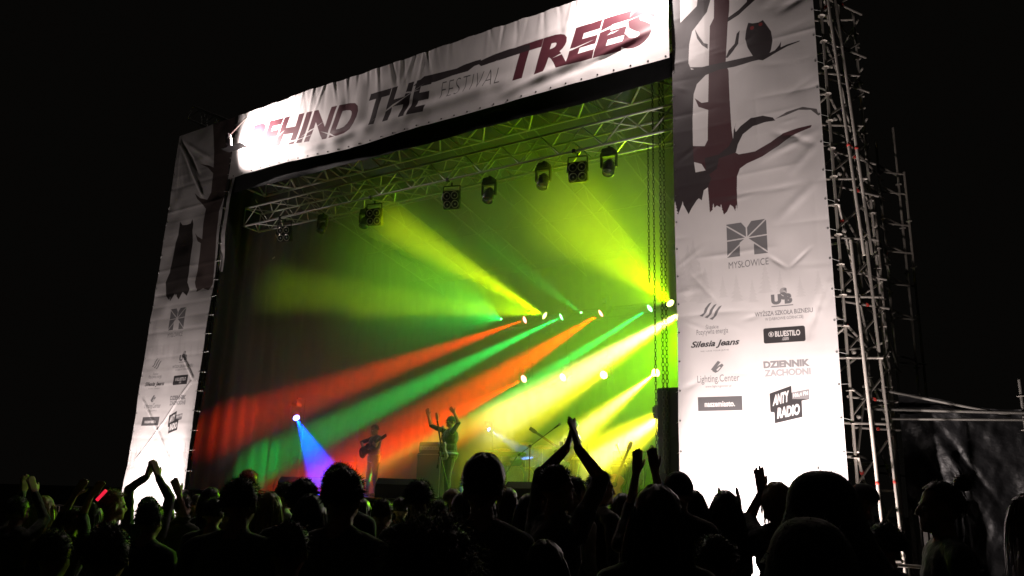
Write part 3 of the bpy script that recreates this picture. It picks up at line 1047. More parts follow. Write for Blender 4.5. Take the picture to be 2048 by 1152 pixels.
for (x, y, ax, ay, aY, c, w, deg, bl, lab) in heads:
    p = at(x, y, BT_Y)
    tg = at(ax, ay, aY)
    lit = [(c, w, deg, bl, None)]
    small = 0.32 if x in (1002, 1162) else 1.15
    if x == 1089:
        lit = [((.80, 1, .0), 30000, 10, 1.0, at(770, 440, .4)), ((.6, 1, .0), 13000, 12, 1.0, at(540, 575, .4)), ((.75, 1, .0), 16000, 4, 1.0, at(700, 622, .4)), ((.45, 1, .0), 5000, 36, 1.0, at(720, 500, .4))]
    if x == 1340:
        lit = [((.70, 1, .0), 12000, 20, .8, at(1110, 400, .4)), ((.5, 1, .0), 6500, 18, .8, at(1230, 330, .4)), ((.40, 1, .0), 2500, 60, 1.0, at(1000, 420, .4))]
    if x == 1395:
        lit.append((HOT, 190000, 7, 1.0, at(1020, 828, 1.0)))
    if x == 1311:
        lit.append((HOT, 90000, 4.5, 1.0, at(1110, 905, .6)))
    moving_head('moving_head', lab, p, tg, hang=(y > 700 or ay > y), lit=lit, size=small, group='moving heads on the rear truss')
moving_head('moving_head', 'yellow moving head hidden low at the right side of the stage', at(1372, 800, 5.5), at(1190, 925, .6), True, [(YEL_C, 50000, 13, .8, None), (HOT, 110000, 6, 1.0, None)], 1.0, 'moving heads on the rear truss')
moving_head('moving_head', 'added unseen green wash lamp behind the right tower, filling the smoke', at(1420, 650, 6.5), at(1180, 800, 2.0), True, [((.30, 1, .0), 6500, 60, 1.0, None)], 1.0, 'moving heads on the rear truss')  # unseen lamp, added to fill the smoke with green light
# blue side lamp on its own stand
bp = at(593, 836, 2.6)
moving_head('moving_head', 'blue moving head shining down on the left monitor', bp, at(645, 945, 1.6), True, [((.0, .03, 1), 24000, 18, .5, None)], .9)
ls = empty('lamp_stand', (bp[0] - .1, 2.75, DZ), 'dark stand holding the blue lamp on the left', 'stand')
bar('pole', (bp[0] - .1, 2.95, DZ), (bp[0] - .1, 2.95, bp[2] + .62), .022, BLACKM, ls)
bar('arm', (bp[0] - .1, 2.95, bp[2] + .55), (bp[0] - .05, 2.6, bp[2] + .55), .02, BLACKM, ls)
for a in (0, 2.1, 4.2):
    bar('leg', (bp[0] - .1, 2.95, DZ + .5), (bp[0] - .1 + .45 * math.cos(a), 2.95 + .45 * math.sin(a), DZ + .02), .014, BLACKM, ls)
vp = at(978, 859, 5.6)
moving_head('moving_head', 'small violet spotlight aimed at the drummer', vp, at(1050, 905, 5.4), True, [((.08, .20, 1), 1600, 16, .5, None)], .5)
ls = empty('lamp_stand', (vp[0], 5.75, DZ), 'thin stand holding the small violet spotlight', 'stand')
bar('pole', (vp[0], 5.8, DZ), (vp[0], 5.8, vp[2] + .3), .016, BLACKM, ls)
for a in (0, 2.1, 4.2):
    bar('leg', (vp[0], 5.8, DZ + .4), (vp[0] + .35 * math.cos(a), 5.8 + .35 * math.sin(a), DZ + .02), .012, BLACKM, ls)


def blinder(x, y, label):
    c = at(x, y, FT_Y - 0.1)
    t = empty('blinder_lamp', tuple(c), label, 'stage lamp', 'four lamp blinders on the front truss')
    face = np.array((0.25, -1, -0.28))
    face /= np.linalg.norm(face)
    a, b_, d = frame(face)
    R = np.stack([a, d, b_], 1)
    MB().box(c - d * 0.06, (0.40, 0.14, 0.42), R, ch=.02).build('housing', BLACKM, t)
    for sa in (-1, 1):
        for sb in (-1, 1):
            o = c + a * .095 * sa + b_ * .10 * sb + d * .012
            rf = MB().lathe(o, d, [(.012, -.03), (.05, -.018), (.075, .0), (.086, .012), (.09, .012), (.09, .0)], 16).build('reflector', CHROME, t)
            MB().sph(o - d * .01, .022, 10, 6).build('bulb', WHITEEDGE, rf).location = tuple(-np.zeros(3))
    br = MB()
    for s_ in (-1, 1):
        br.tube(c + a * .22 * s_, c + a * .2 * s_ + (0, 0, .34), .014)
    br.tube(c - a * .2 + (0, 0, .34), c + a * .2 + (0, 0, .34), .014)
    br.tube(c + (0, 0, .34), c + (0, 0, .42), .02)
    br.build('bracket', BLACKM, t)
    MB().box((c[0], FT_Y - .26, FT_Z - .26), (.07, .09, .09), ch=.01).build('clamp', BLACKM, t)


for i, (x, y) in enumerate(((567, 468), (747, 434), (902, 400), (1155, 344))):
    blinder(x, y, '%s four lamp blinder hanging from the front truss, counted from the left' % ('first', 'second', 'third', 'fourth')[i])
for i, (x, y) in enumerate(((642, 462), (727, 452), (976, 400), (1085, 372), (1217, 345))):
    p = at(x, y, FT_Y)
    moving_head('moving_head', 'unlit moving head under the front truss, %s from the left' % ('first', 'second', 'third', 'fourth', 'fifth')[i],
                p + (0, -.02, -.02), p + (0.1, -.6, -1.5), True, None, 1.0 if i > 1 else .85, 'unlit moving heads on the front truss')


# floodlights
def floodlight(name, label, p, target, watt, deg, arm=None, color=(1, .86, .82), radius=.06, doors=()):
    p, target = np.array(p, float), np.array(target, float)
    d = target - p
    d /= np.linalg.norm(d)
    t = empty(name, tuple(p), label, 'floodlight', 'floodlights on the banners')
    a, b_, _ = frame(d)
    R = np.stack([a, b_, d], 1)
    MB().box(p - d * .09, (.34, .26, .12), R, ch=.02).build('housing', BLACKM, t)
    MB().box(p - d * .016, (.30, .22, .012), R).build('glass', lens_mat(color, 25.0), t)
    yk = MB()
    for s_ in (-1, 1):
        yk.tube(p + a * .19 * s_ - d * .09, p + a * .19 * s_ - d * .09 + (0, 0, -.16 if arm is None else .16), .012)
    e = p - d * .09 + (0, 0, -.16 if arm is None else .16)
    yk.tube(e - a * .19, e + a * .19, .012)
    yk.build('bracket', BLACKM, t)
    if arm is not None:
        bar('arm', e, arm, .02, STEEL, t)
    else:
        MB().box((p[0], p[1], .012), (.4, .35, .02)).build('foot_plate', BLACKM, t)
        bar('post', e, (p[0], p[1], .02), .02, BLACKM, t)
    for z0, z1, (a0, b0), (a1, b1) in doors:          # plates added to keep flood light out of the stage smoke
        v = [(p[0] + a0, p[1] + b0, p[2] + z0), (p[0] + a1, p[1] + b1, p[2] + z0), (p[0] + a1, p[1] + b1, p[2] + z1), (p[0] + a0, p[1] + b0, p[2] + z1)]
        if z0 == z1:
            v = [(p[0] + a0, p[1] + b0, p[2] + z0), (p[0] + a1, p[1] + b0, p[2] + z0), (p[0] + a1, p[1] + b1, p[2] + z0), (p[0] + a0, p[1] + b1, p[2] + z0)]
        nv = np.cross(np.array(v[1]) - v[0], np.array(v[3]) - v[0])
        nv = nv / np.linalg.norm(nv) * .006
        MB().add(v + [np.array(q) + nv for q in v], [(3, 2, 1, 0), (4, 5, 6, 7), (0, 1, 5, 4), (1, 2, 6, 5), (2, 3, 7, 6), (3, 0, 4, 7)]).build('added_barn_door', BLACKM, t)
    spot('flood', p + d * .02, target, color, watt, deg, 1.0, radius, t)
    return t


floodlight('floodlight', 'ground floodlight at the foot of the right banner', (1.25, -1.65, .45), (1.3, -.05, 2.2), 2400, 150, doors=((-.2, .62, (-.175, .222), (-.30, -.10)),))
floodlight('floodlight', 'ground floodlight at the foot of the left banner', (LX + 1.5, -1.3, .45), (LX + 1.3, -.05, 1.8), 1500, 150, doors=((-.2, .55, (.185, .21), (.30, -.10)),))
floodlight('floodlight', 'floodlight on an arm at the left end of the title banner', (-12.15, -.62, 10.6), (-11.7, -.15, 10.7), 2000, 172, (-12.4, 0.0, 11.76), doors=((-.2, -.2, (-.3, -.1), (.5, .16)),))
floodlight('floodlight', 'floodlight on an arm at the right end of the title banner', (-.55, -.85, 11.85), (-1.1, -.15, 10.85), 1100, 172, (-.5, 0.0, 11.78))

floodlight('floodlight', 'second ground floodlight beside the right scaffold tower', (3.15, -2.3, .4), (2.95, .6, 6.0), 1100, 66)

# hoist chains on the right
CHAIN = mat('black_hoist_chain', (0.05, 0.05, 0.045), 0.4, 0.6)
def chain(x, y, z0, z1, label, r=.022):
    b = MB()
    n = int((z1 - z0) / .075)
    for k in range(n):
        z = z0 + .075 * (k + .5)
        dx, dy = (1, 0) if k % 2 else (0, 1)
        pts = [(x + dx * r * .8, y + dy * r * .8, z - .03), (x + dx * r, y + dy * r, z), (x + dx * r * .8, y + dy * r * .8, z + .03), (x, y, z + .05),
               (x - dx * r * .8, y - dy * r * .8, z + .03), (x - dx * r, y - dy * r, z), (x - dx * r * .8, y - dy * r * .8, z - .03), (x, y, z - .05)]
        for a, c in zip(pts, pts[1:] + pts[:1]):
            b.tube(a, c, .007, n=4, cap=False)
    tag(b.build('hoist_chain', CHAIN), label, 'chain', 'hoist chains by the right tower')
for i, (x, yb_, zt_) in enumerate(((1298, 565, 285), (1306, 950, 140), (1318, 945, 140), (1323, 945, 140))):
    a, c = at(x, yb_, .5), at(x, zt_, .5)
    xx = at(x, 500, .5)[0]
    chain(xx, .5 + .06 * i, max(DZ + .02, a[2]), min(9.9, c[2]), ('short hoist chain ending in mid air, leftmost', 'long hoist chain, second from the left', 'long hoist chain, third from the left', 'long hoist chain nearest the right tower')[i], .026 if i > 1 else .018)


# ------------------------------------------------------------------ stage gear
def wedge(x, y, face, label, w=.72, top=None):
    """floor monitor: sloped grille faces the player"""
    t = empty('floor_monitor', (x, y, DZ), label, 'monitor speaker', 'floor monitors along the stage edge')
    R = rotz(face)
    prof = [(-.30, 0), (.30, 0), (.30, .16), (.08, .40), (-.20, .40), (-.30, .28)]
    b = MB()
    u, wv = R @ np.array((0, 1.0, 0)), np.array((0, 0, 1.0))
    b.prism(prof, (x, y, DZ + .003), u, wv, w)
    b.build('cabinet', CARPET, t)
    ax = R @ np.array((1.0, 0, 0))
    c = np.array((x, y, DZ + .003)) + u * .19 + wv * .28
    sl = (u * .22 - wv * .24)
    sl /= np.linalg.norm(sl)
    nrm = np.cross(ax, sl)
    nrm = nrm if nrm[2] > 0 else -nrm
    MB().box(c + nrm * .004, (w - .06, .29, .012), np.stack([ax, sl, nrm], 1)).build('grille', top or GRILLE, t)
    for s_ in (-1, 1):
        bar('handle', c + ax * (w / 2) * s_ * .99 - u * .2 + ax * .012 * s_, c + ax * (w / 2) * s_ * .99 - u * .32 + ax * .012 * s_, .012, BLACKM, t)
    return t


p = at(805, 965, .45); wedge(p[0], .45, .2, 'black floor monitor in front of the singer', .95)
p = at(1058, 975, .35); wedge(p[0], .35, -.1, 'black floor monitor below the tall microphone stand')
p = at(640, 950, 1.6); wedge(p[0], 1.55, math.pi + .45, 'floor monitor with its top lit bright blue', .8, mat('blue_lit_monitor_grille', (.35, .38, .42), .5))  # grille coloured pale to stand in for the blue light on it
p = at(592, 953, 1.6); wedge(p[0], 1.65, .1, 'dark floor monitor just left of the blue lit one', .7)


def amp(x, y, w, h, d, label, head=True, cab=GRILLE):
    t = empty('guitar_amplifier', (x, y, DZ), label, 'amplifier', 'amplifiers on stage')
    MB().box((x, y, DZ + h / 2 + .004), (w, d, h), ch=.02).build('cabinet', CARPET, t)
    MB().box((x, y - d / 2 - .006, DZ + h / 2), (w - .08, .012, h - .1)).build('grille', cab, t)
    fr = MB()
    for s_ in (-1, 1):
        fr.box((x + s_ * (w / 2 - .025), y - d / 2 - .01, DZ + h / 2), (.016, .016, h - .06))
        fr.box((x, y - d / 2 - .01, DZ + h / 2 + s_ * (h / 2 - .035)), (w - .08, .016, .016))
    fr.build('piping', PANELGREY, t)
    if head:
        hh = MB().box((x, y, DZ + h + .14), (w * .94, d * .85, .26), ch=.02).build('amp_head', CARPET, t)
        MB().box((x, y - d * .43 - .004, DZ + h + .12), (w * .8, .01, .09)).build('control_panel', PANELGREY, hh)
        for k in range(6):
            bar('knob', (x - w * .3 + k * w * .12, y - d * .43 - .03, DZ + h + .12), (x - w * .3 + k * w * .12, y - d * .43 - .008, DZ + h + .12), .014, BLACKM, hh)
    return t


p = at(866, 930, 3.2); amp(p[0], 3.2, .78, 1.1, .36, 'dark guitar amplifier stack behind the singer')
p = at(952, 930, 5.6); amp(p[0], 5.6, .6, .78, .36, 'narrow amplifier cabinet left of the keyboard')
p = at(1262, 960, 2.6); amp(p[0], 2.6, .75, .85, .36, 'amplifier standing behind the guitars at the right')
p = at(700, 930, 3.4); amp(p[0] - .2, 3.4, .6, .6, .34, 'low amplifier behind the bass player', True)

# rack cases at far left
for k, (px, py, w) in enumerate(((428, 940, .9),)):
    p = at(px, py, 1.3)
    t = empty('equipment_rack', (p[0], 1.3, DZ), 'dark equipment rack with two bright metal rails at far left', 'rack')
    MB().box((p[0], 1.5, DZ + .42), (w, .5, .8), ch=.015).build('case', CARPET, t)
    for z in (.30, .56):
        MB().box((p[0], 1.24, DZ + z), (w * .92, .012, .02)).build('rail', WHITEEDGE, t)
    for z in (.14, .43, .68):
        MB().box((p[0], 1.243, DZ + z), (w * .9, .01, .2)).build('front_panel', BLACKM, t)
    for z in (.43, .68):
        for xx in (-.35, .3):
            bar('dial', (p[0] + xx * w, 1.225, DZ + z), (p[0] + xx * w, 1.24, DZ + z), .03, PANELGREY, t)


def mic_stand(px, foot_y, Y, top_px, mic_px, label):
    a = at(px, foot_y, Y)
    e = at(*top_px, Y)
    m_ = at(*mic_px, Y - .15)
    t = empty('microphone_stand', (a[0], Y, DZ), label, 'microphone stand', 'microphone stands')
    bar('pole', (a[0], Y, DZ + .02), e, .012, BLACKM, t)
    dd = e - m_
    dd /= np.linalg.norm(dd)
    bar('boom', m_, e + dd * .35, .009, BLACKM, t)
    MB().sph(e, .035, 10, 7).build('clutch', BLACKM, t)
    MB().tube(e + dd * .28, e + dd * .36, .022).build('counterweight', BLACKM, t)
    for q in (0, 2.1, 4.2):
        bar('leg', (a[0], Y, DZ + .1), (a[0] + .3 * math.cos(q), Y + .3 * math.sin(q), DZ + .02), .01, BLACKM, t)
    mc = MB().tube(m_, m_ - dd * .14, .012, .018).build('microphone', BLACKM, t)
    MB().sph(m_ - dd * .165, .029, 12, 8).build('mic_grille', PANELGREY, mc)
    return t


mic_stand(1057, 990, .9, (1060, 893), (1108, 857), 'tall boom microphone stand in front of the right guitarist')
mic_stand(484, 985, 2.2, (483, 925), (476, 906), 'small microphone stand beside the left rack')
mic_stand(1246, 990, 1.6, (1250, 930), (1240, 905), 'short microphone stand beside the resting guitars')
mic_stand(903, 990, .75, (879, 905), (884, 868), 'slim microphone stand in front of the singer')

# water bottle
p = at(922, 985, .5)
t = empty('water_bottle', (p[0], .5, DZ + .0), 'clear blue water bottle standing on the monitor edge', 'bottle')
BOT = mat('blue_bottle_plastic', (.25, .5, .75), .15, 0, .05, 4, spec=.8)
MB().lathe((p[0], .5, DZ + .004), (0, 0, 1), [(.0, 0), (.045, 0), (.05, .02), (.05, .16), (.047, .18), (.05, .2), (.03, .27), (.018, .29), (.018, .31)], 14).build('body', BOT, t)
MB().lathe((p[0], .5, DZ + .004), (0, 0, 1), [(.021, .305), (.021, .335), (0, .336)], 12).build('cap', mat('bottle_cap', (.1, .2, .6), .4), t)


# guitars
WOOD = mat('honey_guitar_wood', (.55, .30, .08), .3, 0, .3, 5)
NECK = mat('dark_fretboard', (.06, .035, .02), .4)
SUN = mat('dark_guitar_lacquer', (.05, .02, .025), .2, 0, .2)
PALEG = mat('pale_guitar_lacquer', (.5, .5, .52), .25, 0, .1)


def guitar(c, neck_dir, face, m, label, acoustic=False, scale=1.0, name='guitar'):
    c = np.array(c, float)
    n = np.array(neck_dir, float)
    n /= np.linalg.norm(n)
    fz = np.array(face, float)
    fz -= n * (fz @ n)
    fz /= np.linalg.norm(fz)
    s_ = np.cross(n, fz)
    k = scale
    t = empty(name, tuple(c), label, 'guitar', 'guitars')
    half = [(-.24, .0), (-.235, .08), (-.20, .16), (-.12, .19), (-.04, .165), (.02, .125), (.07, .12), (.13, .145), (.19, .135), (.23, .07), (.24, .03)] if acoustic else \
        [(-.22, .0), (-.21, .09), (-.15, .16), (-.07, .155), (0, .12), (.06, .115), (.13, .15), (.20, .13), (.18, .07), (.12, .045), (.1, .03)]
    poly = [(a * k, w * k) for a, w in half] + [(a * k, -w * k) for a, w in half[::-1][:-1]]
    th = .10 * k if acoustic else .045 * k
    MB().prism(poly, c, n, s_, th).build('body', m, t)
    if acoustic:
        MB().lathe(c + n * .05 * k + fz * (th / 2 + .002), fz, [(0, 0.0), (.05 * k, 0), (.052 * k, -.002)], 18).build('sound_hole', NECK, t)
    else:
        MB().box(c + n * .03 * k + fz * (th / 2 + .006), (.04 * k, .08 * k, .012), np.stack([n, s_, fz], 1)).build('pickup', BLACKM, t)
        MB().prism([(-.1, -.12), (.08, -.1), (.08, .02), (-.05, .03)], c + fz * (th / 2 + .002), n, s_, .003).build('scratch_plate', BLACKM, t)
    MB().box(c - n * .12 * k + fz * (th / 2 + .006), (.03 * k, .12 * k, .014), np.stack([n, s_, fz], 1)).build('bridge', NECK, t)
    L = .62 * k
    MB().box(c + n * (.1 * k + L / 2) + fz * (th / 2 + .006), (L, .05 * k, .022), np.stack([n, s_, fz], 1), ch=.006).build('neck', NECK, t)
    hd = MB().prism([(0, -.028), (.05, -.042), (.17, -.035), (.17, .035), (.05, .042), (0, .028)], c + n * (.1 * k + L) + fz * (th / 2), n, s_, .016).build('headstock', m, t)
    for q in (.05, .09, .13):
        for sg in (-1, 1):
            p_ = c + n * (.1 * k + L + q) + fz * (th / 2) + s_ * .04 * sg
            MB().tube(p_, p_ + s_ * sg * .03, .007, n=6).build('tuning_peg', CHROME, hd)
    return t


p = at(1229, 985, 1.3)
guitar((p[0], 1.3, DZ + .36), (.32, .25, 1), (.1, -1, .25), WOOD, 'honey coloured acoustic guitar on its stand at the right', True, 1.05)
p = at(1252, 985, 1.9)
guitar((p[0] + .15, 1.9, DZ + .4), (.45, .2, 1), (-.2, -1, .2), SUN, 'dark electric guitar leaning behind the acoustic one')
for x, y, lab in ((at(1229, 985, 1.3)[0], 1.3, 'small tubular stand under the acoustic guitar'), (at(1252, 985, 1.9)[0] + .15, 1.9, 'small tubular stand under the dark electric guitar')):
    t = empty('guitar_stand', (x, y, DZ), lab, 'guitar stand', 'guitar stands')
    bar('upright', (x + .08, y + .16, DZ + .02), (x + .2, y + .22, DZ + .75), .012, BLACKM, t)
    for s_ in (-1, 1):
        bar('leg', (x + .08, y + .14, DZ + .15), (x + .22 * s_, y - .16, DZ + .015), .012, BLACKM, t)
        bar('cradle', (x + .09, y + .15, DZ + .14), (x + .1 * s_, y - .09, DZ + .13), .01, BLACKM, t)

# PA stack at the inner edge of the right tower
p = at(1343, 765, .45)
t = empty('speaker_stack', (-.5, 1.0, DZ), 'tall black loudspeaker stack against the right tower', 'loudspeaker')
zz = DZ + .004
for k, h in enumerate((.62, .62, .9)):
    cb = MB().box((-.5, 1.05, zz + h / 2), (.46, .5, h - .006), ch=.012).build('cabinet', CARPET, t)
    MB().box((-.5, .788, zz + h / 2), (.42, .012, h - .05)).build('grille', GRILLE, cb)
    zz += h
# tripod lamp in front of it
tp = at(1318, 820, 1.2)
t = empty('tripod_lamp', (tp[0], 1.2, DZ), 'small lamp head on a tripod beside the loudspeaker stack', 'stage lamp')
bar('pole', (tp[0], 1.2, DZ + .02), (tp[0], 1.2, tp[2] - .12), .016, BLACKM, t)
for q in (0.4, 2.5, 4.6):
    bar('leg', (tp[0], 1.2, DZ + .5), (tp[0] + .4 * math.cos(q), 1.2 + .4 * math.sin(q), DZ + .02), .012, BLACKM, t)
MB().box((tp[0], 1.2, tp[2]), (.24, .2, .16), rotz(.5), ch=.03).build('housing', BLACKM, t)
MB().tube((tp[0] - .07, 1.11, tp[2] - .12), (tp[0] + .07, 1.11, tp[2] - .12), .05).build('lamp', BLACKM, t)

# keyboard on stand
p0, p1 = at(975, 908, 4.6), at(1046, 908, 4.6)
t = empty('keyboard', (p0[0], 4.6, DZ), 'long dark keyboard on a folding stand at mid stage', 'keyboard')
kz = p0[2]
MB().box(((p0[0] + p1[0]) / 2, 4.6, kz), (p1[0] - p0[0], .32, .09), ch=.015).build('case', BLACKM, t)
for k in range(28):
    MB().box((p0[0] + .04 + (p1[0] - p0[0] - .08) * (k + .5) / 28, 4.68, kz + .05), ((p1[0] - p0[0] - .08) / 28 - .004, .13, .02)).build('key', WHITEEDGE, t)
cx = (p0[0] + p1[0]) / 2
for s_ in (-1, 1):
    bar('stand_leg', (cx - .4 * s_, 4.5 + .05 * s_, DZ + .02), (cx + .4 * s_, 4.5 + .05 * s_, kz - .05), .018, BLACKM, t)
tb_ = at(985, 902, 4.6)
MB().box((tb_[0], 4.55, kz + .075), (.34, .1, .04), rotz(.3), ch=.008).build('control_box', mat('turquoise_panel', (.2, .6, .6), .4), t)

# drum kit
dk = at(1048, 930, 5.6)
DX, DY = dk[0], 5.9
SHELL = mat('blue_lit_drum_shell', (.05, .12, .35), .25, 0, .2)  # blue of the spotlight put into the shell colour
SKIN_D = mat('white_drum_head', (.7, .72, .75), .5, 0, .1)
BRASS = mat('cymbal_bronze', (.6, .42, .15), .3, .9)
t = empty('drum_kit', (DX, DY, DZ), 'drum kit with pale bass drum under blue light at the rear', 'drum kit')


def drum(c, ax, r, l, nm):
    ax = np.array(ax, float)
    ax /= np.linalg.norm(ax)
    s_ = MB().lathe(np.array(c), ax, [(r, -l / 2), (r * 1.0, l / 2)], 24).build(nm, SHELL, t)
    for e in (-1, 1):
        MB().lathe(np.array(c) + ax * e * l / 2, ax, [(0, 0.004 * e), (r * .97, .004 * e)], 24).build('drum_head', SKIN_D, s_)
        MB().lathe(np.array(c) + ax * e * l / 2, ax, [(r * .97, -.015), (r * 1.05, -.015), (r * 1.05, .015), (r * .97, .015)], 24).build('hoop', CHROME, s_)


drum((DX, DY - .45, DZ + .60), (.2, 1, 0), .29, .42, 'bass_drum')
drum((DX - .22, DY - .35, DZ + 1.02), (0, -.35, 1), .15, .2, 'tom_drum')
drum((DX + .18, DY - .38, DZ + 1.02), (0, -.35, 1), .16, .22, 'tom_drum')
drum((DX + .55, DY - .1, DZ + .62), (0, -.1, 1), .2, .38, 'floor_tom')
drum((DX - .45, DY - .1, DZ + .68), (0, -.05, 1), .18, .14, 'snare_drum')
for (x, y, z, r) in ((-.72, -.3, 1.35, .23), (.62, -.4, 1.42, .25), (-.75, .05, 1.0, .18), (.2, -.55, 1.5, .2)):
    bar('cymbal_stand', (DX + x, DY + y, DZ + .02), (DX + x, DY + y, DZ + z), .011, CHROME, t)
    MB().lathe((DX + x, DY + y, DZ + z), (.15, -.25, 1), [(.01, .03), (.035, .025), (.05, .008), (r, -.012)], 24).build('cymbal', BRASS, t)
st = empty('drum_stool', (DX, DY + .35, DZ), 'round stool under the drummer', 'stool')
MB().lathe((DX, DY + .35, DZ + .46), (0, 0, 1), [(0, 0), (.17, 0), (.18, .03), (.17, .07), (0, .08)], 18).build('seat', BLACKM, st)
bar('post', (DX, DY + .35, DZ + .1), (DX, DY + .35, DZ + .46), .02, CHROME, st)
for q in (0, 2.1, 4.2):
    bar('leg', (DX, DY + .35, DZ + .2), (DX + .25 * math.cos(q), DY + .35 + .25 * math.sin(q), DZ + .02), .012, CHROME, st)

# ------------------------------------------------------------------ fence and barrier on the right
FENCE = mat('black_plastic_sheet', (.006, .006, .0065), .5, 0, .3, 2, .6, 9, spec=.25)
ft = empty('tarp_fence', (3.3, 1.2, 0), 'black plastic sheet fence hung on scaffold tubes at the right edge', 'fence')
A_, B_ = np.array((3.2, 1.2)), np.array((6.9, 1.5))
nx, nz = 190, 140
S, Tt = np.meshgrid(np.linspace(0, 1, nx), np.linspace(0, 1, nz))
topz = 3.45 - .35 * S + .08 * np.cos(S * 9)
Zs = .03 + (topz - .05) * Tt
Wv = .07 * value_noise(S * 5, Tt * 2.2, 81) + .03 * value_noise(S * 17 + Tt * 6, Tt * 7, 82) + .014 * value_noise(S * 45 - Tt * 12, Tt * 22, 83)
for p_, q_, w_, a_ in (((.05, .98), (.32, .45), .018, .035), ((.1, .95), (.36, .5), .014, -.03), ((.5, .9), (.4, .3), .05, .08), ((.02, .9), (.2, .3), .04, -.1), ((.6, .8), (.75, .2), .05, .1)):
    Wv = Wv + ridge(S, Tt, p_, q_, w_, a_, .4)
V = np.stack([A_[0] + (B_[0] - A_[0]) * S, A_[1] + (B_[1] - A_[1]) * S - Wv, Zs], -1).reshape(-1, 3)
MB().add(V, [(j * nx + i, j * nx + i + 1, (j + 1) * nx + i + 1, (j + 1) * nx + i) for j in range(nz - 1) for i in range(nx - 1)], True).build('plastic_sheet', FENCE, ft)
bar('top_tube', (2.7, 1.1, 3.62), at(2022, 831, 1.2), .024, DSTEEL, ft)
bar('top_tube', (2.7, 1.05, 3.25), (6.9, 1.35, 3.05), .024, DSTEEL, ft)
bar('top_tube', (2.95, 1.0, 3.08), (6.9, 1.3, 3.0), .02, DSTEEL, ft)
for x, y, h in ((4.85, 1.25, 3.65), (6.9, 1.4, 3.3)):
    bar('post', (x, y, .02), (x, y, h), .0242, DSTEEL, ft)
    for k in range(7):
        rosette((x, y, .4 + .5 * k), ft)
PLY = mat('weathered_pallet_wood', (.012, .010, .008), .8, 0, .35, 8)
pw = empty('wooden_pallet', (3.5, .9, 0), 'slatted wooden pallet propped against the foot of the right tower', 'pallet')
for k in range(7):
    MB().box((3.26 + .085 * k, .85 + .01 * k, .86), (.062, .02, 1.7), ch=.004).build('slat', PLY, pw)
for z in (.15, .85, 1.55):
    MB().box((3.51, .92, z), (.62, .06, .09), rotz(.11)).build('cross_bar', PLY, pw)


def barrier(x, y, ang, label):
    t = empty('crowd_barrier', (x, y, 0), label, 'barrier', 'crowd barriers in front of the stage')
    u = np.array((math.cos(ang), math.sin(ang), 0))
    o = np.array((x, y, 0.0))
    for z in (.25, 1.1):
        bar('rail', o - u * 1.1 + (0, 0, z), o + u * 1.1 + (0, 0, z), .02, STEEL, t)
    for k in range(15):
        q = o + u * (-1.1 + 2.2 * k / 14)
        bar('upright', q + (0, 0, .25), q + (0, 0, 1.1), .009 if 0 < k < 14 else .02, STEEL, t)
    for s_ in (-.9, .9):
        n = np.array((-u[1], u[0], 0))
        bar('foot', o + u * s_ - n * .3 + (0, 0, .02), o + u * s_ + n * .3 + (0, 0, .02), .018, STEEL, t)
        bar('strut', o + u * s_ + (0, 0, .02), o + u * s_ + (0, 0, .25), .018, STEEL, t)


for k in range(8):
    barrier(2.6 - 2.25 * k, -2.5, 0.0, 'steel crowd barrier section, %s counted from the right tower' % 'first second third fourth fifth sixth seventh eighth'.split()[k])


# ------------------------------------------------------------------ people
SKIN = mat('skin', (.34, .20, .14), .55, 0, .12, 12)
EYE = mat('eye_white', (.7, .68, .65), .3)
CLOTHC = {}


def cloth_mat(c):
    k = 'garment_%02x%02x%02x' % tuple(int(255 * v) for v in c)
    return mat(k, c, .85, 0, .3, 7, .35, 22, sheen=.6)


def hair_mat(c):
    k = 'hair_%02x%02x%02x' % tuple(int(255 * v) for v in c)
    return mat(k, c, .35, 0, .3, 40, sheen=.3)


def capsule(p, q, r1, r2, n=10):
    p, q = np.array(p, float), np.array(q, float)
    if np.linalg.norm(q - p) < 1e-4:
        q = p + (0, 0, 1e-3)
    a, b, d = frame(q - p)
    rings = []
    for k in range(4):
        th = math.pi / 2 * k / 3
        rings.append((p - d * r1 * math.cos(th), r1 * math.sin(th)))
    for k in range(4):
        th = math.pi / 2 * (1 - k / 3)
        rings.append((q + d * r2 * math.cos(th), r2 * math.sin(th)))
    v, f = [], []
    for c, r in rings:
        for i in range(n):
            t = 2 * math.pi * i / n
            v.append(c + (a * math.cos(t) + b * math.sin(t)) * max(r, 1e-4))
    m = len(rings)
    for k in range(m - 1):
        for i in range(n):
            j = (i + 1) % n
            f.append((k * n + i, k * n + j, (k + 1) * n + j, (k + 1) * n + i))
    f.append(tuple(range(n - 1, -1, -1)))
    f.append(tuple((m - 1) * n + i for i in range(n)))
    return v, f


class Prims:
    def __init__(s):
        s.mb = MB()
        s.l = []

    def c(s, p, q, r1, r2, tag_):
        v, f = capsule(p, q, r1, r2)
        s.mb.add(v, f)
        s.l.append((np.array(p, float), np.array(q, float), r1, r2, tag_, None))

    def e(s, c, r, tag_, R=None):
        m = MB().sph((0, 0, 0), r, 14, 9)
        v = np.array(m.v)
        if R is not None:
            v = v @ R.T
        s.mb.add(v + np.array(c), m.f)
        s.l.append((np.array(c, float), np.array(r, float), 0, 0, tag_, R if R is not None else np.eye(3)))

    def tags(s, P):
        best = np.full(len(P), 1e9)
        out = np.zeros(len(P), int)
        for a, b, r1, r2, tg, R in s.l:
            if R is None:
                d = b - a
                t = np.clip((P - a) @ d / (d @ d + 1e-9), 0, 1)
                ds = np.linalg.norm(P - a - t[:, None] * d, axis=1) - (r1 + (r2 - r1) * t)
            else:
                q = (P - a) @ R / b
                k = np.linalg.norm(q, axis=1)
                ds = (k - 1) * b.min()
            m = ds < best
            best[m] = ds[m]
            out[m] = tg
        return out


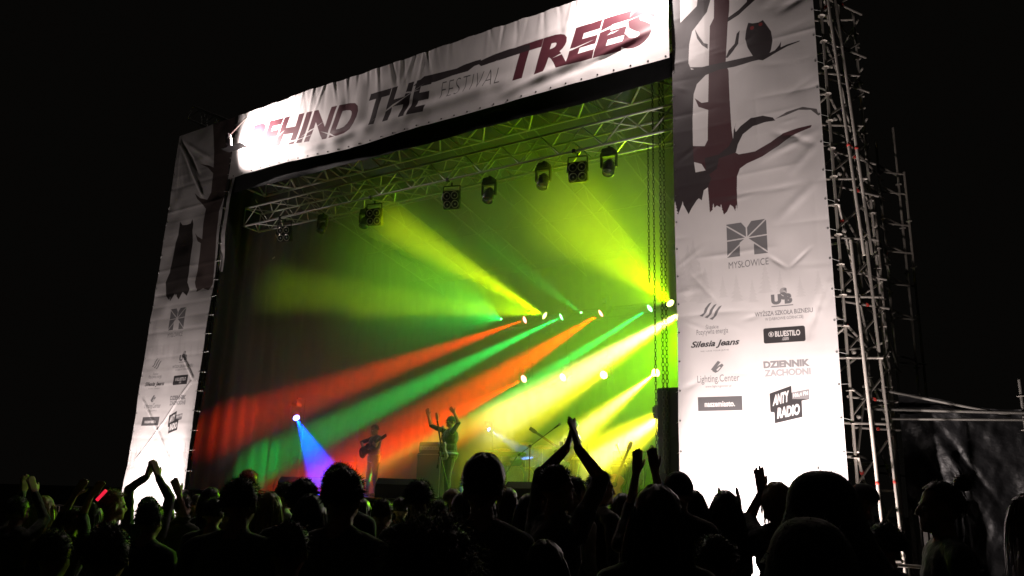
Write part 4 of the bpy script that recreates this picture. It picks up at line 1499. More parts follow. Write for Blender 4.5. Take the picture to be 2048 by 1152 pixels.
def hand(P, w, tip, side_hint, s=1.0, curl=.25, thumb=1):
    w, tip = np.array(w, float), np.array(tip, float)
    d = tip - w
    d /= np.linalg.norm(d)
    sd = np.array(side_hint, float)
    sd -= d * (sd @ d)
    sd /= np.linalg.norm(sd)
    n = np.cross(d, sd)
    for i, k in enumerate((-.030, -.010, .011, .031)):
        kn = w + d * .095 * s + sd * k * s
        P.c(w + d * .008 * s + sd * k * .55 * s, kn, .0165 * s, .0135 * s, 0)
        L = (.062, .074, .080, .070)[i] * s
        e1 = kn + (d + n * curl * .5 + sd * k * 3.2) * L * .52
        e2 = e1 + (d * (1 - curl * .4) + n * curl + sd * k * 3.0) * L * .55
        P.c(kn, e1, .0105 * s, .0098 * s, 0)
        P.c(e1, e2, .0098 * s, .0085 * s, 0)
    b = w + d * .03 * s + sd * .025 * thumb * s
    m_ = b + (d * .75 + sd * .75 * thumb + n * .3) * .045 * s
    e = m_ + (d * .95 + sd * .35 * thumb + n * .3) * .035 * s
    P.c(b, m_, .016 * s, .0125 * s, 0)
    P.c(m_, e, .0125 * s, .0095 * s, 0)


PEOPLE = []


def head_prims(P, H0, R, s):
    """head about the neck pivot H0 with rotation R"""
    T = lambda x, y, z: H0 + R @ (np.array((x, y, z)) * s)
    P.e(T(0, -.005, .155), np.array((.074, .093, .095)) * s, 0, R)
    P.e(T(0, .030, .095), np.array((.058, .066, .088)) * s, 0, R)
    P.e(T(0, .078, .035), np.array((.028, .026, .022)) * s, 0, R)
    P.c(T(0, .098, .135), T(0, .116, .098), .008 * s, .013 * s, 0)
    P.c(T(-.03, .082, .150), T(.03, .082, .150), .012 * s, .012 * s, 0)
    P.e(T(0, .094, .062), np.array((.024, .012, .011)) * s, 0, R)
    for q in (-1, 1):
        P.e(T(.081 * q, -.010, .112), np.array((.013, .022, .034)) * s, 0, R)
        P.e(T(.035 * q, .055, .085), np.array((.025, .03, .03)) * s, 0, R)


def person(label, loc, H, face, hair='short', hairc=(.02, .015, .012), shirt=(.02, .02, .022), legs=(.02, .02, .03), arms=None, build=1.0,
           head_yaw=0.0, head_tilt=0.0, sleeves=.5, voxel=.016, extras=(), sit=False, lean=0.0, eyes=False, skin=SKIN, world_arms=True, hat=None, group=None, legs_pose=None):
    """loc = (x, y, ground z); face = heading (0 = +Y, counter-clockwise)"""
    s = H / 1.75
    P = Prims()
    Rb = rotz(face)
    loc = np.array(loc, float)
    inv = lambda p: Rb.T @ (np.array(p, float) - loc)
    B = build
    ln = lambda x, y, z: np.array((x * s, y * s + lean * max(0, z - .95) * s, z * s))
    dz = -.42 if sit else 0.0
    up = lambda x, y, z: ln(x, y, z) + (0, 0, dz * s)
    P.e(up(0, 0, 1.29), np.array((.168 * B, .118 * B, .20)) * s, 1)
    P.e(up(0, -.02, 1.36), np.array((.15 * B, .10 * B, .12)) * s, 1)
    P.e(up(0, .01, 1.08), np.array((.15 * B, .118 * B, .18)) * s, 1)
    P.e(up(0, 0, .955), np.array((.165 * B, .125 * B, .12)) * s, 1)
    P.e(up(0, 0, .90), np.array((.163 * B, .122 * B, .10)) * s, 2)
    for q in (-1, 1):
        P.c(up(.045 * q, -.012, 1.455), up(.165 * B * q, -.012, 1.41), .055 * s, .06 * s, 1)
        if sit:
            P.c(up(.09 * q, 0, .92), np.array((.14 * q, .42, .50)) * s, .085 * s, .06 * s, 2)
            P.c(np.array((.14 * q, .42, .50)) * s, np.array((.14 * q, .40, .1)) * s, .058 * s, .042 * s, 2)
            P.c(np.array((.14 * q, .37, .05)) * s, np.array((.15 * q, .54, .045)) * s, .045 * s, .038 * s, 3)
        else:
            k = (legs_pose or {}).get(q, (0, 0))
            kn, an = np.array((.105 * q + k[0] * .5, .015 + k[1] * .5, .49)) * s, np.array((.105 * q + k[0], -.01 + k[1], .09)) * s
            P.c(np.array((.088 * q, 0, .9)) * s, kn, .088 * s * B, .060 * s, 2)
            P.c(kn, an, .058 * s, .044 * s, 2)
            P.c(an + np.array((0, -.03, -.042)) * s, an + np.array((.012 * q, .14, -.048)) * s, .046 * s, .038 * s, 3)
    neck = up(0, .0, 1.50)
    P.c(up(0, -.015, 1.42), up(0, .0, 1.55), .060 * s, .052 * s, 0)
    ct, st_ = math.cos(head_tilt), math.sin(head_tilt)
    Rh = rotz(head_yaw) @ np.array(((1, 0, 0), (0, ct, -st_), (0, st_, ct)))
    head_prims(P, neck, Rh, s)
    for q in (-1, 1):
        sh = up(.180 * B * q, -.005, 1.405)
        a = (arms or {}).get(q)
        if a is None:
            el, wr, tp, sd = up(.245 * B * q, -.03, 1.13), up(.235 * B * q, .10, .89), up(.22 * B * q, .17, .74), np.array((0, 1.0, 0))
            if sit:
                el, wr, tp = up(.25 * q, .06, 1.14), up(.2 * q, .30, 1.08), up(.15 * q, .45, 1.12)
        else:
            el, wr, tp = [inv(x) if world_arms else np.array(x) * s for x in a[:3]]
            sd = Rb.T @ np.array(a[3], float) if len(a) > 3 else np.array((0, 1.0, 0.2))
        P.c(sh, el, .058 * s, .045 * s, 1)
        if sleeves >= 1:
            P.c(el, wr, .046 * s, .034 * s, 1)
        else:
            P.c(sh * .45 + el * .55, el, .042 * s, .040 * s, 0)
            P.c(el, wr, .041 * s, .027 * s, 0)
        tp = wr + (tp - wr) / np.linalg.norm(tp - wr) * .18 * s
        hand(P, wr, tp, sd, s, .25, 1)
    me = bpy.data.meshes.new('person')
    me.from_pydata(P.mb.v, [], P.mb.f)
    o = bpy.data.objects.new('person', me)
    o.location = loc
    o.rotation_euler = (0, 0, face)
    col.objects.link(o)
    m1 = o.modifiers.new('skin', 'REMESH')
    m1.mode = 'VOXEL'
    m1.voxel_size = voxel
    m1.use_smooth_shade = True
    m2 = o.modifiers.new('soft', 'SMOOTH')
    m2.factor = .5
    m2.iterations = 4 if voxel > .012 else 3
    tag(o, label, 'person', group)
    PEOPLE.append((o, P, (skin, cloth_mat(shirt), cloth_mat(legs), cloth_mat((.02, .02, .02)))))
    make_hair(o, hair, hairc, neck, Rh, s, hat)
    if eyes:
        b = MB()
        for q in (-1, 1):
            b.sph(neck + Rh @ (np.array((.031 * q, .083, .128)) * s), .0125 * s, 10, 7)
        child(b, 'eyes', EYE, o)
    return o


def child(b, name, m, parent):
    me = bpy.data.meshes.new(name)
    me.from_pydata(b.v, [], b.f)
    me.polygons.foreach_set('use_smooth', [True] * len(me.polygons))
    me.materials.append(m)
    o = bpy.data.objects.new(name, me)
    o.parent = parent
    col.objects.link(o)
    return o


def strands(n, N, length, s, gravity, curl, spread, seg, width, keep, r, out0=.6, drape=False):
    """ribbons rooted on the scalp ellipsoid (head space, metres before scaling)"""
    c = np.array((0, -.008, .150))
    rad = np.array((.079, .098, .100))
    unit = lambda a: a / (np.linalg.norm(a, axis=1, keepdims=True) + 1e-9)
    d = unit(r.normal(size=(n * 4, 3)))
    d = d[np.array([bool(keep(q)) for q in d])][:n]
    n = len(d)
    p = c + d * rad
    nr = unit(d / rad)
    if drape:
        tg = np.stack([d[:, 0] * .6, d[:, 1] * .6 - .35, np.full(n, -1.0)], 1)
        tg -= nr * (tg * nr).sum(1, keepdims=True)
        dv = unit(tg) + nr * out0 + r.normal(size=(n, 3)) * spread
    else:
        dv = nr * out0 + np.stack([d[:, 0] * .3, d[:, 1] * .3 - .15, np.full(n, .15)], 1) + r.normal(size=(n, 3)) * spread
    dv = unit(dv)
    st_ = (length * r.uniform(.7, 1.15, size=(n, 1))) / seg
    sd = unit(np.cross(dv, r.normal(size=(n, 3))))
    ph = r.uniform(0, 6.28, size=(n, 1))
    V = np.empty((n, seg + 1, 2, 3))
    for k in range(seg + 1):
        w = width * (1 - .75 * k / seg)
        V[:, k, 0] = p + sd * w
        V[:, k, 1] = p - sd * w
        g_ = gravity if drape else gravity * (k + 1) / seg
        dv = dv + np.array((0, 0, -g_)) + r.normal(size=(n, 3)) * curl * .35 + curl * (np.cross(dv, sd) * np.cos(ph + k * 1.9) + sd * np.sin(ph + k * 1.9))
        dv = unit(dv)
        p = p + dv * st_
        q = (p - c) / (rad * 1.03)
        l = np.linalg.norm(q, axis=1, keepdims=True)
        p = np.where(l < 1, c + q / (l + 1e-9) * rad * 1.03, p)
        rr = np.hypot(p[:, 0], p[:, 1])
        lim = .075 + .05 * np.clip((.06 - p[:, 2]) / .2, 0, 1)
        f_ = np.where((p[:, 2] < .06) & (rr < lim), lim / (rr + 1e-6), 1.0)
        p = np.stack([p[:, 0] * f_, p[:, 1] * f_, p[:, 2]], 1)
    b0 = (np.arange(n) * (seg + 1) * 2)[:, None] + (np.arange(seg) * 2)[None]
    F_ = np.stack([b0, b0 + 1, b0 + 3, b0 + 2], -1).reshape(-1, 4)
    return V.reshape(-1, 3), F_.tolist()


HSEED = [0]


def make_hair(o, style, c, neck, R, s, hat):
    HSEED[0] += 1
    r = np.random.default_rng(100 + HSEED[0])
    b = MB()
    hm = hair_mat(c)
    put = lambda V: neck + (np.asarray(V, float) * s) @ R.T
    if style not in ('bald', 'hood'):
        # close-lying mass of hair
        thick = {'short': .010, 'crop': .004, 'spiky': .016, 'tall': .018, 'long': .016, 'bun': .010, 'frizzy': .05, 'bob': .018, 'cap': .004}.get(style, .01)
        low = {'short': -.42, 'crop': -.35, 'spiky': -.42, 'tall': -.42, 'long': -.95, 'bun': -.45, 'frizzy': -.95, 'bob': -.85, 'cap': -.45}.get(style, -.4)
        n, m = 26, 18
        v, f, ok = [], [], []
        for j in range(m + 1):
            ph = math.pi * j / m
            for i in range(n):
                t = 2 * math.pi * i / n
                d = np.array((math.sin(ph) * math.cos(t), math.sin(ph) * math.sin(t), math.cos(ph)))
                tk = thick * (1 + .35 * math.sin(7 * t + 3 * ph + HSEED[0]) * math.sin(5 * ph)) + (.03 * max(0, d[2]) if style == 'tall' else 0)
                rad = np.array((.076, .095, .097)) + tk
                v.append(np.array((0, -.008, .152)) + d * rad)
                ok.append((d[1] < .50 + .0 * d[2] or d[2] > .55) and d[2] > low + (.55 if d[1] > .15 else 0) * (1 if style not in ('long', 'frizzy', 'bob') else .6))
        for j in range(m):
            for i in range(n):
                k = (i + 1) % n
                q = (j * n + i, (j + 1) * n + i, (j + 1) * n + k, j * n + k)
                dd = np.array(v[q[0]]) - np.array((0, -.008, .152))
                if style in ('short', 'crop', 'spiky', 'tall', 'cap') and abs(dd[0]) > .062 and -.05 < dd[1] < .05 and dd[2] < -.005:
                    continue
                if all(ok[w] for w in q):
                    f.append(q)
        b.add(put(v), f, True)
        kp = lambda d: (d[1] < .5 or d[2] > .55) and d[2] > low * .9 and (d[1] < .15 or d[2] > low + .5)
        if style == 'short':
            V, F_ = strands(1200, 0, .032, s, .34, .12, .28, 3, .0018, kp, r)
        elif style in ('crop', 'cap'):
            V, F_ = strands(300, 0, .012, s, .1, .1, .2, 1, .0018, kp, r)
        elif style == 'spiky':
            V, F_ = strands(800, 0, .032, s, .12, .12, .3, 2, .0026, kp, r, .8)
        elif style == 'tall':
            V, F_ = strands(900, 0, .028, s, .03, .15, .3, 3, .0024, lambda d: kp(d) and d[2] > -.1, r, 1.0)
        elif style == 'long':
            V, F_ = strands(900, 0, .44, s, .45, .05, .08, 11, .0045, lambda d: kp(d) and d[2] > -.5, r, .10, True)
        elif style == 'bob':
            V, F_ = strands(700, 0, .21, s, .45, .07, .1, 7, .004, kp, r, .12, True)
        elif style == 'frizzy':
            V, F_ = strands(4500, 0, .13, s, .10, .8, .3, 7, .0014, lambda d: (d[1] < .5 or d[2] > .5), r, .9)
        else:
            V, F_ = strands(500, 0, .025, s, .2, .1, .2, 2, .002, kp, r)
        b.add(put(V), F_, False)
        if style == 'bun':
            bc = np.array((0, -.11, .255))
            m_ = MB().sph(bc, (.045, .042, .042), 14, 10)
            b.add(put(m_.v), m_.f, True)
            V, F_ = [], []
            for k in range(160):
                d = r.normal(size=3)
                d /= np.linalg.norm(d)
                p0 = bc + d * .042
                p1 = p0 + d * .012 + r.normal(size=3) * .014
                w = np.cross(d, r.normal(size=3)) * .002
                i0 = len(V)
                V += [p0 + w, p0 - w, p1]
                F_.append((i0, i0 + 1, i0 + 2))
            b.add(put(V), F_)
        child(b, 'hair', hm, o)
    if hat:
        kind, hc = hat[:2]
        m_ = cloth_mat(hc)
        h = MB()
        if kind in ('cap', 'beanie'):
            n, m = 24, 9
            v = []
            rz = .112 if kind == 'cap' else .128
            for j in range(m + 1):
                ph = math.pi / 2 * j / m * (1.06 if kind == 'cap' else 1.18)
                for i in range(n):
                    t = 2 * math.pi * i / n
                    wob = 1 + (.02 * math.sin(6 * t) if kind == 'cap' else .025 * math.sin(9 * t + j))
                    v.append((math.sin(ph) * math.cos(t) * .093 * wob, math.sin(ph) * math.sin(t) * .110 * wob - .006, .150 + math.cos(ph) * rz))
            f = [(j * n + i, (j + 1) * n + i, (j + 1) * n + (i + 1) % n, j * n + (i + 1) % n) for j in range(m) for i in range(n)]
            h.add(put(v), f, True)
            if kind == 'cap':
                vis = []
                for k in range(9):
                    a = math.pi * (k / 8)
                    vis.append((.075 * math.cos(a), .085 + .085 * math.sin(a), .158 - .02 * math.sin(a)))
                n_ = len(vis)
                vv = vis + [(x, y, z - .006) for x, y, z in vis]
                h.add(put(vv), [tuple(range(n_)), tuple(range(2 * n_ - 1, n_ - 1, -1))] + [(i, (i + 1) % n_, n_ + (i + 1) % n_, n_ + i) for i in range(n_)], False)
                h.sph(neck + R @ (np.array((0, -.006, .264)) * s), .009 * s, 8, 6)
            else:
                h.sph(neck + R @ (np.array((0, -.02, .285)) * s), .018 * s, 10, 7)
            child(h, kind, m_, o)
        elif kind == 'hood':
            n, m = 30, 14
            v = []
            wide = hat[2] if len(hat) > 2 else 1.0
            for j in range(m + 1):
                t_ = j / m
                if t_ < .55:
                    ph = math.pi / 2 * t_ / .55
                    rx, ry, z = .125 * math.sin(ph) ** .8, .145 * math.sin(ph) ** .8, .135 + .155 * math.cos(ph)
                else:
                    q = (t_ - .55) / .45
                    rx, ry, z = .125 + .10 * q ** 1.5, .145 + .02 * q, .135 - .24 * q
                for i in range(n):
                    t = 2 * math.pi * i / n
                    wob = 1 + .03 * math.sin(4 * t + 3 * t_) + .02 * math.sin(9 * t + 8 * t_)
                    v.append((rx * wide * math.cos(t) * wob, ry * math.sin(t) * wob - .025, z))
            f = []
            for j in range(m):
                for i in range(n):
                    k = (i + 1) % n
                    a = 2 * math.pi * (i + .5) / n
                    z = v[j * n + i][2]
                    if math.sin(a) > .78 and z < .235 and z > -.05:
                        continue
                    f.append((j * n + i, (j + 1) * n + i, (j + 1) * n + k, j * n + k))
            h.add(put(v), f, True)
            # fuzzy pile on the cloth edge
            V, F_ = [], []
            for k in range(700):
                q = np.array(v[r.integers(len(v))]) + r.normal(size=3) * .012
                d = q - np.array((0, -.02, .12))
                d /= np.linalg.norm(d)
                w = np.cross(d, r.normal(size=3)) * .0012
                i0 = len(V)
                V += [q + w, q - w, q + d * r.uniform(.006, .016)]
                F_.append((i0, i0 + 1, i0 + 2))
            h.add(put(V), F_)
            child(h, 'hood', m_, o)


def crowd(label, x, top, w, width=.18, d=None, face=0, **k):
    """someone in the audience measured from the photograph: head centre x, top y, head width"""
    d = d or width * 1552.1 / w
    p = atd(x, top, d)
    H = p[2] - .02
    head = math.atan2(-_fw[0], _fw[1]) - math.radians(face)
    arms = {}
    for q, a in (k.pop('arms', None) or {}).items():
        dd = a[3] if len(a) > 3 else 0.0
        pts = [atd(*z, d + dd) for z in a[:3]]
        sd = a[4] if len(a) > 4 else 0
        arms[q] = (*pts, tuple(_fw * math.cos(sd) + _rt * math.sin(sd)))
    return person(label, (p[0], p[1], 0.0), H, head, arms=arms or None, group='audience', **k)


BLK, CHAR, NAVY, OLIVE, WINE = (.03, .03, .032), (.07, .068, .066), (.02, .025, .05), (.05, .06, .03), (.09, .015, .025)
BROWN, BLOND, DARK = (.05, .03, .018), (.32, .22, .09), (.015, .012, .01)
HV = .009
crowd('person with a big frizzy head of hair in the near centre', 868, 1055, 240, .33, face=5, hair='frizzy', hairc=BROWN)
crowd('tall man with upright flat-topped hair left of the clapping man', 968, 918, 78, .185, face=-10, hair='tall', hairc=DARK, shirt=CHAR)
crowd('man clapping with both arms above his head near the centre', 1114, 926, 58, .172, face=55, hair='short', hairc=DARK, shirt=CHAR, voxel=HV, head_yaw=-.2, eyes=True,
      arms={-1: ((1083, 950), (1132, 897), (1147, 857), .10, .3), 1: ((1202, 958), (1156, 897), (1147, 857), -.05, .3)})
crowd('woman with long straight hair, large at centre right', 1312, 966, 114, .215, face=-8, hair='long', hairc=BROWN, shirt=BLK)
crowd('dark person behind the long haired woman raising both hands', 1292, 978, 50, .18, d=5.4, face=0, hair='short', hairc=DARK, shirt=BLK, voxel=.008,
      arms={-1: ((1262, 1010), (1272, 948), (1277, 895), .1, 1.2), 1: ((1325, 1005), (1310, 945), (1303, 892), .1, 1.2)})
crowd('person in a fuzzy round hood at bottom right', 1612, 1046, 215, .30, face=5, hair='hood', hat=('hood', (.03, .028, .028)), shirt=(.03, .028, .028), sleeves=1)
crowd('person in a wide pointed rain hood before the bright banner', 1637, 951, 135, .31, face=-5, hair='hood', hat=('hood', (.02, .022, .025), 1.25), shirt=(.02, .022, .025), sleeves=1, build=1.1)
crowd('woman with straight hair lifting both hands to her face', 1450, 979, 52, .185, face=20, hair='long', hairc=BROWN, shirt=BLK, voxel=HV,
      arms={-1: ((1418, 1080), (1436, 1025), (1440, 990), .15, .4), 1: ((1503, 1075), (1480, 1025), (1477, 988), .1, .4)})
crowd('woman with bobbed hair raising one bent arm by the bright banner', 1551, 963, 52, .185, face=-25, hair='bob', hairc=BLOND, shirt=CHAR, voxel=HV,
      arms={-1: ((1499, 1036), (1523, 985), (1519, 944), .05, 1.2)})
crowd('person in a peaked cap turned left beside the scaffold', 1723, 964, 46, .185, face=-75, hair='cap', hairc=DARK, hat=('cap', BLK), shirt=BLK, eyes=True)
crowd('woman in profile with a hair bun at the right edge', 1876, 958, 64, .165, face=-78, hair='bun', hairc=BROWN, shirt=BLK, eyes=True, sleeves=.3, voxel=.012)
crowd('person in a dark red checked shirt cut by the right frame edge', 2052, 985, 60, .18, face=-60, hair='long', hairc=BROWN, shirt=WINE, sleeves=1)
crowd('dark person with smooth hair just left of the bright banner', 1386, 979, 50, .185, face=0, hair='long', hairc=DARK, shirt=BLK)
crowd('person in a dark cap below the loudspeaker stack', 1356, 940, 44, .185, d=5.3, face=25, hair='cap', hairc=DARK, hat=('cap', BLK), shirt=BLK)
crowd('man with messy spiky hair in front of the bass player', 692, 934, 80, .185, face=10, hair='spiky', hairc=DARK, shirt=CHAR)
crowd('head rising just behind the spiky haired man', 682, 924, 56, .18, face=0, hair='short', hairc=DARK, shirt=BLK)
crowd('broad man with rounded dark hair at left centre', 488, 951, 74, .185, face=5, hair='short', hairc=DARK, shirt=CHAR, build=1.12)
crowd('person with pointed dark hair below the blue lamp', 608, 956, 58, .18, face=0, hair='spiky', hairc=DARK)
crowd('woman with smooth dark hair in front of the blue monitor', 625, 986, 68, .20, face=12, hair='bob', hairc=DARK)
crowd('woman with long blond hair lit yellow on one side', 541, 982, 60, .20, face=10, hair='long', hairc=BLOND, shirt=BLK)
gl = crowd('man with glasses and curly hair lit yellow, looking right', 576, 963, 33, .17, face=62, hair='short', hairc=BROWN, shirt=(.3, .3, .28), eyes=True, voxel=.011)
crowd('man with round head in front of the singer monitor', 841, 957, 56, .18, face=8, hair='short', hairc=DARK, shirt=BLK)
crowd('short haired person low between the wedge and the spiky man', 768, 994, 46, .18, face=20, hair='short', hairc=BROWN, shirt=(.25, .25, .22))
crowd('person with curly brown hair next to the frizzy head', 803, 993, 34, .18, face=15, hair='spiky', hairc=BROWN, shirt=CHAR)
crowd('fair haired person right below the singer', 907, 976, 38, .185, face=30, hair='bob', hairc=BLOND, shirt=CHAR)
crowd('person with thick brown hair left of the tall man', 926, 984, 46, .19, face=-10, hair='bob', hairc=BROWN)
crowd('woman with long hair right of the tall man', 1018, 974, 38, .195, face=10, hair='long', hairc=BROWN, shirt=CHAR)
crowd('woman with long dark hair before the right monitor', 1058, 986, 50, .195, face=5, hair='long', hairc=DARK)
crowd('short haired woman in profile between the clapping arms', 1150, 951, 41, .17, d=6.2, face=60, hair='short', hairc=DARK, shirt=(.28, .28, .25), eyes=True, voxel=.011)
crowd('man with glasses in profile right of the clapping man', 1202, 940, 38, .17, d=6.4, face=68, hair='short', hairc=DARK, shirt=BLK, eyes=True, voxel=.011)
crowd('dark haired person in a green jacket clapping at far left', 42, 990, 46, .18, face=15, hair='short', hairc=DARK, shirt=OLIVE, voxel=HV, sleeves=1,
      arms={-1: ((22, 1040), (44, 988), (52, 948), .1, .4), 1: ((88, 1040), (70, 990), (60, 950), .1, .4)})
crowd('woman with long fair hair near the far left', 92, 990, 40, .195, d=6.4, face=5, hair='long', hairc=BLOND, shirt=CHAR)
crowd('fair haired man lit from the right, near the red glow', 231, 976, 47, .18, face=45, hair='short', hairc=BLOND, shirt=BLK, voxel=.012, eyes=True)
crowd('man clapping above his head in front of the left banner', 300, 990, 40, .18, d=7.0, face=5, hair='short', hairc=DARK, shirt=BLK, voxel=HV, sleeves=1,
      arms={-1: ((258, 978), (294, 953), (305, 924), .0, .5), 1: ((340, 996), (317, 956), (308, 924), .0, .5)})
crowd('dark round head just below the clapping hands at the left banner', 306, 1000, 58, .18, face=8, hair='short', hairc=DARK, shirt=BLK)
crowd('person with both arms stretched up at the left', 150, 1014, 45, .18, face=5, hair='short', hairc=BROWN, shirt=BLK, voxel=HV, sleeves=.3,
      arms={-1: ((128, 1026), (150, 990), (162, 972), .0, 1.2), 1: ((166, 1028), (182, 992), (196, 974), .0, 1.2)})
crowd('green lit person raising one hand by the left banner edge', 371, 987, 40, .185, face=20, hair='short', hairc=BROWN, shirt=OLIVE, voxel=HV, sleeves=.3,
      arms={-1: ((372, 1035), (358, 990), (349, 962), -.1, .8)})
crowd('small round head left of the rack', 397, 985, 32, .18, face=20, hair='crop', hairc=BROWN)
crowd('person with smooth hair in front of the rack', 425, 974, 40, .19, face=30, hair='bob', hairc=DARK)
crowd('low dark head in front of the rack', 432, 992, 47, .18, face=0, hair='short', hairc=DARK)
crowd('person with bright red hair behind the broad man', 500, 938, 30, .185, d=8.2, face=20, hair='short', hairc=(.45, .03, .03))
crowd('heavy dark figure at lower left with rounded shoulders', 225, 1042, 105, .19, face=-5, hair='short', hairc=DARK, shirt=BLK, build=1.25)
crowd('dark figure low between blond woman and spiky man', 585, 1035, 95, .19, face=5, hair='short', hairc=DARK, shirt=BLK)
crowd('dark figure low at the left behind the green jacket', 118, 1055, 85, .19, face=8, hair='short', hairc=DARK, shirt=BLK)
crowd('dark figure low between long haired woman and hooded one', 1430, 1062, 90, .19, face=0, hair='short', hairc=DARK, shirt=BLK)
crowd('dark figure low under the clapping man', 1090, 1075, 95, .19, face=0, hair='long', hairc=DARK, shirt=BLK)
crowd('dark figure standing low at bottom right under the bun', 1765, 1040, 70, .18, face=-20, hair='short', hairc=DARK, shirt=BLK)
for i, (x, y) in enumerate(((655, 990), (725, 995), (975, 992), (1095, 990), (1245, 985), (335, 1008), (460, 1000), (60, 1008), (190, 1004), (880, 996))):
    crowd('dim back row spectator near the barrier, %s such head from the left' % 'seventh eighth tenth eleventh twelfth fourth fifth first second ninth'.split()[i], x, y, 34, .18, d=7.0 + .35 * (i % 3), face=(i * 37) % 50 - 25, hair=('short', 'long', 'bob')[i % 3], hairc=(DARK, BROWN, DARK)[i % 3], shirt=(CHAR, BLK, NAVY)[i % 3])
# red glowing wrist light
p = atd(203, 990, 5.55)
t = empty('glow_stick', tuple(p), 'short red glow stick held up at the left', 'glow stick')
a, b_ = atd(194, 1000, 5.55), atd(212, 981, 5.55)
MB().tube(a, b_, .012, n=10).build('tube', mat('red_glow', (.5, .02, .04), .3, emit=((1, .02, .06), .9)), t)
MB().tube(a - (b_ - a) * .2, a, .013, n=10).build('cap', BLACKM, t)
for q in PEOPLE:
    if q[0] is gl:
        b = MB()
        for sg in (-1, 1):
            c = np.array((.032 * sg, .10, 1.50 + .128))
            b.lathe(c * (gl.dimensions.z * 0 + 1), (0, 1, 0), [(.024, -.002), (.027, -.002), (.027, .002), (.024, .002)], 14)
            b.tube(c + (.025 * sg, 0, 0), (.082 * sg, -.0, 1.628), .003, n=5)
        b.tube((-.008, .104, 1.63), (.008, .104, 1.63), .003, n=5)
        child(b, 'glasses', BLACKM, gl)

# --- the band
def on_deck(px, Y):
    q = at(px, 985, Y)
    return np.array((q[0], Y, DZ + .003))


AUD = math.pi            # facing the audience (-Y)
toCam = math.atan2(-(CAM[0] + 6.5), CAM[1] - 1)


def perf(label, px, Y, top_y, face, arms_px, **k):
    base = on_deck(px, Y)
    H = at(px, top_y, Y)[2] - DZ - .02
    arms = {}
    for q, a in arms_px.items():
        arms[q] = (at(*a[0], Y + a[3]), at(*a[1], Y + a[4]), at(*a[2], Y + a[5]), a[6] if len(a) > 6 else (0, 0, 1))
    return person(label, base, H, face, arms=arms, voxel=HV, eyes=True, **k), base, H


TSH, JEANS = (.006, .007, .006), (.05, .07, .12)
sg, sb, sh_ = perf('singer in cap and black T-shirt with both arms raised', 894, 1.15, 831, math.radians(135), {
    1: ((862, 851), (857, 832), (854, 816), -.15, -.2, -.22), -1: ((917, 846), (909, 826), (897, 811), -.1, -.2, -.22)}, hair='cap', hairc=DARK, hat=('cap', (.02, .02, .02)), shirt=TSH, legs=(.03, .02, .02), build=1.5, skin=SKIN, head_yaw=.35)
guitar((sb[0] - .02, sb[1] - .20, DZ + 1.02), (-.12, -.2, 1.0), (-.3, -1, 0), PALEG, 'pale electric guitar slung upright on the singer', False, .9, 'electric_guitar')
bs, bb, bh = perf('bass player standing in dim light at left centre', 742, 1.9, 849, math.radians(165), {
    1: ((723, 885), (729, 902), (738, 898), -.1, -.22, -.24), -1: ((756, 882), (752, 893), (746, 886), -.15, -.3, -.3)}, hair='short', hairc=BROWN, shirt=(.03, .03, .05), legs=(.03, .03, .05), head_tilt=-.3, build=1.2, legs_pose={1: (.08, 0), -1: (-.08, 0)})
guitar((bb[0] - .08, bb[1] - .24, DZ + 1.06), (.85, -.05, .45), (0, -1, .15), SUN, 'dark bass guitar held by the bass player', False, .85, 'bass_guitar')
gr, gb, gh = perf('guitarist in pale beanie and white belt at the right', 1148, 1.75, 840, math.radians(120), {
    1: ((1133, 880), (1131, 893), (1137, 898), -.1, -.22, -.25), -1: ((1160, 882), (1148, 893), (1140, 888), -.15, -.3, -.32)}, hair='crop', hairc=BROWN, hat=('beanie', (.5, .5, .48)), shirt=(.06, .08, .05), legs=JEANS, build=1.05, head_tilt=-.25)
guitar((gb[0] - .12, gb[1] - .22, DZ + 1.05), (-.75, -.25, .5), (-.3, -1, .1), SUN, 'dark electric guitar held by the guitarist in the beanie', False, .95, 'electric_guitar')
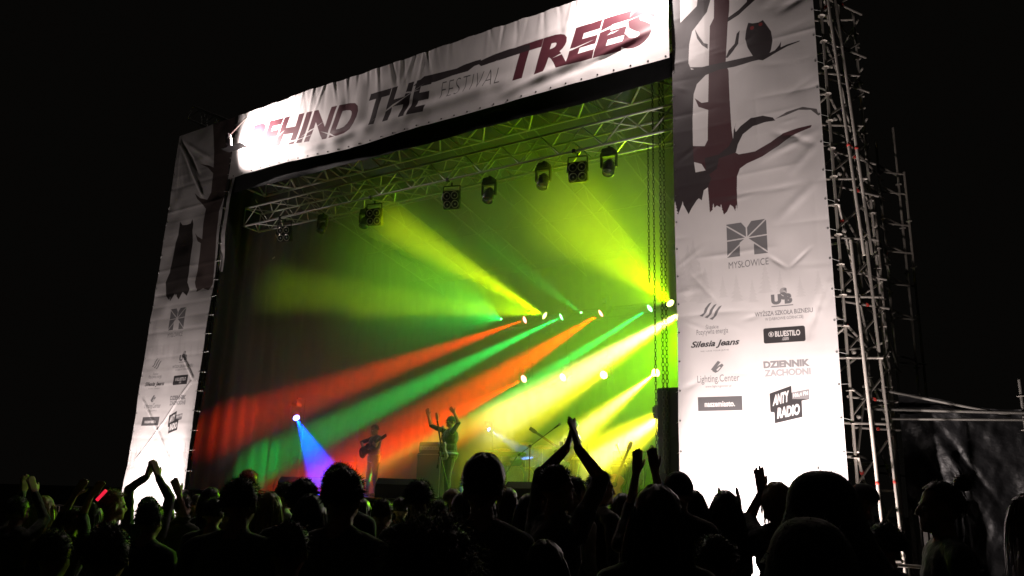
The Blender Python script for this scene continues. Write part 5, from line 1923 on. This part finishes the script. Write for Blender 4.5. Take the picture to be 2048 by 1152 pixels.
def belt(o, H, B, z, h, m):
    k = H / 1.75
    n = 28
    v = []
    for zz, e in ((z - h, 0), (z - h, .008), (z + h, .008), (z + h, 0)):
        for i in range(n):
            a = 2 * math.pi * i / n
            v.append(((.166 * B + e) * k * math.cos(a), (.126 * B + e) * k * math.sin(a), zz * k))
    f = [(j_ * n + i, j_ * n + (i + 1) % n, (j_ + 1) * n + (i + 1) % n, (j_ + 1) * n + i) for j_ in range(3) for i in range(n)]
    child(MB().add(v, f, True), 'belt', m, o)


belt(gr, gh, 1.05, .955, .028, mat('white_belt', (.7, .7, .72), .5))
belt(sg, sh_, 1.5, .955, .022, mat('pale_blue_belt', (.3, .4, .55), .5))
person('drummer seated behind the drum kit in blue light', (DX, DY + .32, DZ + .003), 1.78, math.radians(170), hair='short', hairc=BROWN, shirt=(.05, .06, .10), sit=True, voxel=.011, eyes=True)

# evaluate every body at once: one continuous surface each, then colour skin and clothes
dg = bpy.context.evaluated_depsgraph_get()
done = []
for o, P, ms in PEOPLE:
    done.append(bpy.data.meshes.new_from_object(o.evaluated_get(dg)))
for (o, P, ms), me in zip(PEOPLE, done):
    old = o.data
    o.modifiers.clear()
    o.data = me
    bpy.data.meshes.remove(old)
    me.name = 'person'
    me.materials.clear()
    for m_ in ms:
        me.materials.append(m_)
    co = np.empty(len(me.vertices) * 3, np.float32)
    me.vertices.foreach_get('co', co)
    co = co.reshape(-1, 3).astype(float)
    tv = P.tags(co)
    # loose cloth: gentle folds on garments only
    nr = np.empty(len(me.vertices) * 3, np.float32)
    me.vertices.foreach_get('normal', nr)
    nr = nr.reshape(-1, 3)
    fold = .006 * value_noise(co[:, 0] * 9 + co[:, 2] * 4, co[:, 2] * 11 + co[:, 1] * 7, 7) + .004 * value_noise(co[:, 0] * 21, co[:, 2] * 23, 9)
    co += nr * (np.where((tv == 1) | (tv == 2), fold + .004, 0))[:, None]
    me.vertices.foreach_set('co', co.astype(np.float32).ravel())
    st_ = np.empty(len(me.polygons), np.int32)
    me.polygons.foreach_get('loop_start', st_)
    lv = np.empty(len(me.loops), np.int32)
    me.loops.foreach_get('vertex_index', lv)
    me.polygons.foreach_set('material_index', tv[lv[st_]].astype(np.int32))
    me.polygons.foreach_set('use_smooth', np.ones(len(me.polygons), bool))
    me.update()
